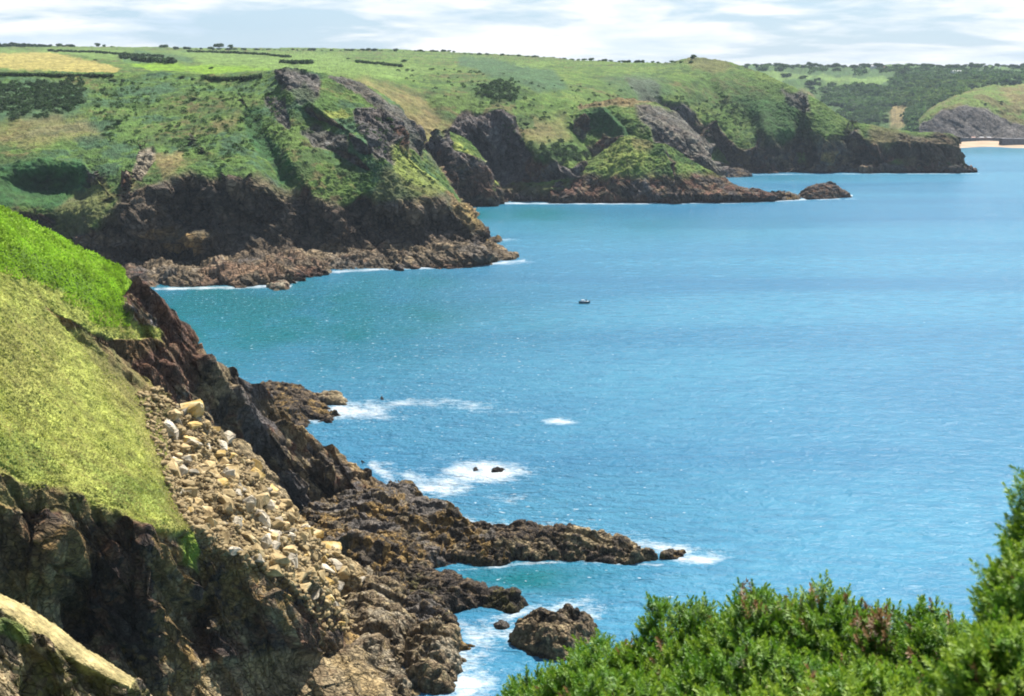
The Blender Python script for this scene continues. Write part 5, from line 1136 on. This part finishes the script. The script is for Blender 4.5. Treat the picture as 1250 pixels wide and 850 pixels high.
# ================================================================ clifftop ground under the photographer
gx, gy = np.meshgrid(np.linspace(-70, 70, 120), np.concatenate([np.linspace(-60, 12, 60), np.linspace(13, 118, 60)]), indexing='ij')
gz = H - 1.75 - np.maximum(gy, 0) * 0.60 - 0.4 * sstep(gy, 2, 8) - np.maximum(gy - 60, 0) * .55 + 0.0 * gx
gP = np.stack([gx, gy, gz], -1); gP[..., 2] += 0.25 * fbm(gP, 3, 4, 500) - 0.1 - 0.004 * np.abs(gx)
gP[..., 2] = np.maximum(gP[..., 2], -5)
gc = cover_colour(gP, np.ones(gx.shape), 501, ('green', 'scrub', 'bracken'), ('rock', 'red'), np.ones(gx.shape) * .5, 4)
tag(mesh_from('clifftop_ground', gP, grid_faces(*gx.shape), M_near, smooth=True, color=gc), kind='structure')

# ================================================================ gorse in the foreground
def gorse_mat(name, c1, c2, c3, tr=0.25):
    m, t, b = mat(name); b.inputs['Roughness'].default_value = 0.55; b.inputs['Specular IOR Level'].default_value = 0.35
    at = nd(t, 'ShaderNodeAttribute', attribute_name='tone'); rp = nd(t, 'ShaderNodeValToRGB'); e = rp.color_ramp.elements
    e[0].color = (*c1, 1); e[1].color = (*c3, 1); q_ = e.new(0.5); q_.color = (*c2, 1)
    t.links.new(at.outputs['Fac'], rp.inputs[0]); t.links.new(rp.outputs[0], b.inputs['Base Color'])
    tl = nd(t, 'ShaderNodeBsdfTranslucent'); t.links.new(rp.outputs[0], tl.inputs[0]); mx = nd(t, 'ShaderNodeMixShader'); mx.inputs[0].default_value = tr
    t.links.new(b.outputs[0], mx.inputs[1]); t.links.new(tl.outputs[0], mx.inputs[2]); t.links.new(mx.outputs[0], t.nodes['Material Output'].inputs[0]); return m
M_gorse = gorse_mat('gorse_spines', (0.035, 0.105, 0.010), (0.115, 0.265, 0.014), (0.310, 0.430, 0.040), .32)
M_dead = gorse_mat('dead_gorse', (0.11, 0.060, 0.025), (0.22, 0.125, 0.045), (0.36, 0.23, 0.10))
M_twig = simple('gorse_stem', (0.09, 0.065, 0.035), 0.9, 0.3, 20)
def plume(rg, n, L, nl, wd):
    """one spiny shoot along +Z: narrow tapering spines all round the stem, shorter at the tip"""
    t = np.sort(rg.random(n)); az_ = rg.uniform(0, 6.283, n); lift = 0.30 + 0.85 * t * t + rg.normal(0, .15, n)
    base = np.stack([0 * t, 0 * t, t * L], -1); d = np.stack([np.cos(az_) * np.cos(lift), np.sin(az_) * np.cos(lift), np.sin(lift)], -1)
    ln = nl * (1.1 - 0.55 * t) * rg.uniform(.7, 1.2, n); side = np.cross(d, [0, 0, 1.0]); side /= np.linalg.norm(side, axis=1, keepdims=True) + 1e-6
    sw = side * wd; tip = base + d * ln[:, None]; mid = base + d * ln[:, None] * .4 + np.array([0, 0, .04]) * ln[:, None]
    V = np.stack([base - sw * .4, mid - sw, tip, mid + sw], 1)
    return V.reshape(-1, 3), t
pr = [plume(np.random.default_rng(900 + k), 60, 0.085, 0.032, 0.0032) for k in range(8)]
def gorse(cx, topy, D, rx, ry, rz, n, label, seed, dead=0.06, shift=0.0, deadspot=None, scale=1.0, tone0=0.0):
    rg = np.random.default_rng(seed); top = unp(cx, topy, D) - np.array([0, 0, 0.10 * scale]); c = top - np.array([0, 0, rz])
    root = empty('gorse_bush', (top[0], top[1], H - 1.75 - max(top[1], 0) * .6 - .4)); tag(root, label, 'gorse bush', 'gorse bushes in the foreground'); org = np.array(root.location)
    VG = []; TG = []; VD = []; TD = []
    d = rg.normal(size=(n * 2, 3)); d /= np.linalg.norm(d, axis=1, keepdims=True); d = d[d[:, 2] > -0.35][:n]
    lump = 1 + 0.26 * fbm(d * 1.0 + seed, .5, 3, seed); layer = np.where(rg.random(len(d)) < .3, rg.uniform(.72, .9, len(d)), rg.uniform(.93, 1.03, len(d)))
    pos = c + d * np.array([rx, ry, rz]) * (lump * layer)[:, None]
    nn = d / np.array([rx, ry, rz]); nn /= np.linalg.norm(nn, axis=1, keepdims=True)
    nn = nn * .8 + np.array([0, 0, .75]) + rg.normal(0, .5, nn.shape); nn /= np.linalg.norm(nn, axis=1, keepdims=True)
    patch = fbm(pos, .35, 2, seed + 3)
    for i in range(len(d)):
        V, t = pr[rg.integers(8)]; z = nn[i]; a = rg.normal(size=3); x = np.cross(a, z); x /= np.linalg.norm(x); y = np.cross(z, x); s = rg.uniform(.8, 1.6) * scale
        Vw = (V * s) @ np.stack([x, y, z]) + pos[i] - org
        tone = np.clip(0.30 + .45 * t + .28 * patch[i] + rg.normal(0, .12) + tone0, 0, 1)
        isd = rg.random() < dead
        if deadspot is not None and ((pos[i] - unp(*deadspot[:3]))[[0, 2]] ** 2).sum() < (deadspot[3] * rg.uniform(.3, 1.1)) ** 2 and rg.random() < .7: isd = True
        (VD if isd else VG).append(Vw); (TD if isd else TG).append(np.repeat(tone, 4))
    for nm, VV, TT, mm in (('foliage', VG, TG, M_gorse), ('dead_shoots', VD, TD, M_dead)):
        if not VV: continue
        VV = np.concatenate(VV); mesh_from(nm, VV, np.arange(len(VV)).reshape(-1, 4), mm, root, attrs={'tone': np.concatenate(TT)})
    # stems from the ground into the crown
    V = []; Fc = []
    for k in range(26):
        q_ = pos[rg.integers(len(pos))] - org; q_ = q_ * .93 + (c - org) * .07; p0 = np.array([rg.normal(0, rx * .15), rg.normal(0, ry * .15), -.1])
        pts = [p0, p0 * .5 + (c - org) * .5 + rg.normal(0, .04, 3), q_]; rs = [.02, .012, .004]; b = len(V)
        for p_, r_ in zip(pts, rs):
            for a in range(5): V.append(p_ + r_ * np.array([math.cos(a * 1.257), math.sin(a * 1.257), 0]))
        for l in range(2):
            for a in range(5): Fc.append([b + l * 5 + a, b + l * 5 + (a + 1) % 5, b + l * 5 + 5 + (a + 1) % 5, b + l * 5 + 5 + a])
    mesh_from('stem', np.array(V), np.array(Fc), M_twig, root)
    return root
gorse(668, 832, 9.5, .42, .6, .50, 1500, 'low gorse bush at the left end of the row, overlooking the surf', 1, .02)
gorse(745, 790, 9.2, .48, .6, .60, 1900, 'green gorse bush below the big sea rock, with one brown shoot', 2, .04, deadspot=(742, 800, 8.8, .16))
gorse(838, 748, 9.0, .46, .6, .65, 2000, 'rounded bright gorse bush, third from the left', 3, .02)
gorse(930, 727, 8.7, .42, .6, .65, 2000, 'gorse bush with a dark brown tuft on its crest', 4, .03, deadspot=(924, 738, 8.5, .13))
gorse(1010, 728, 8.4, .44, .6, .65, 2000, 'highest gorse bush in the middle of the row', 5, .03)
gorse(1092, 756, 8.0, .44, .6, .6, 1900, 'gorse bush with a large patch of dead brown shoots', 6, .10, deadspot=(1085, 795, 7.55, .24))
gorse(1165, 752, 7.6, .30, .5, .55, 1300, 'gorse bush between the brown patch and the tall right-hand bush', 7, .03)
gorse(770, 838, 6.6, .50, .6, .5, 1900, 'near low gorse bush at the bottom edge, left one', 8, .03, deadspot=(775, 850, 6.2, .14))
gorse(925, 815, 6.3, .48, .6, .5, 2000, 'near gorse bush at the bottom edge, middle one', 9, .03)
gorse(1060, 822, 5.2, .42, .5, .5, 1900, 'pale out-of-focus gorse bush at the bottom edge, right one', 10, .03, tone0=.15)
gorse(1284, 590, 4.6, .10, .3, .70, 1500, 'tall gorse bush rising along the right edge', 11, .02, scale=.65)
gorse(1258, 668, 4.3, .12, .3, .60, 1500, 'middle spire of the tall gorse at the right edge', 12, .03, scale=.65)
gorse(1225, 765, 3.9, .17, .3, .5, 1700, 'nearest blurred gorse at the bottom right corner, with a brown spot', 13, .03, deadspot=(1195, 790, 3.6, .06), scale=.8, tone0=.1)

# ================================================================ sea air
v, f = box(-66000, 66000, -1700, 16000, -15.5, 175)
m, t, b = mat('sea_air'); t.nodes.remove(b); pv = nd(t, 'ShaderNodeVolumePrincipled')
pv.inputs['Color'].default_value = (0.72, 0.86, 1.0, 1); pv.inputs['Density'].default_value = 0.00005; pv.inputs['Anisotropy'].default_value = 0.0
t.links.new(pv.outputs[0], t.nodes['Material Output'].inputs['Volume'])
o = mesh_from('haze', v, f, m); tag(o, kind='stuff')
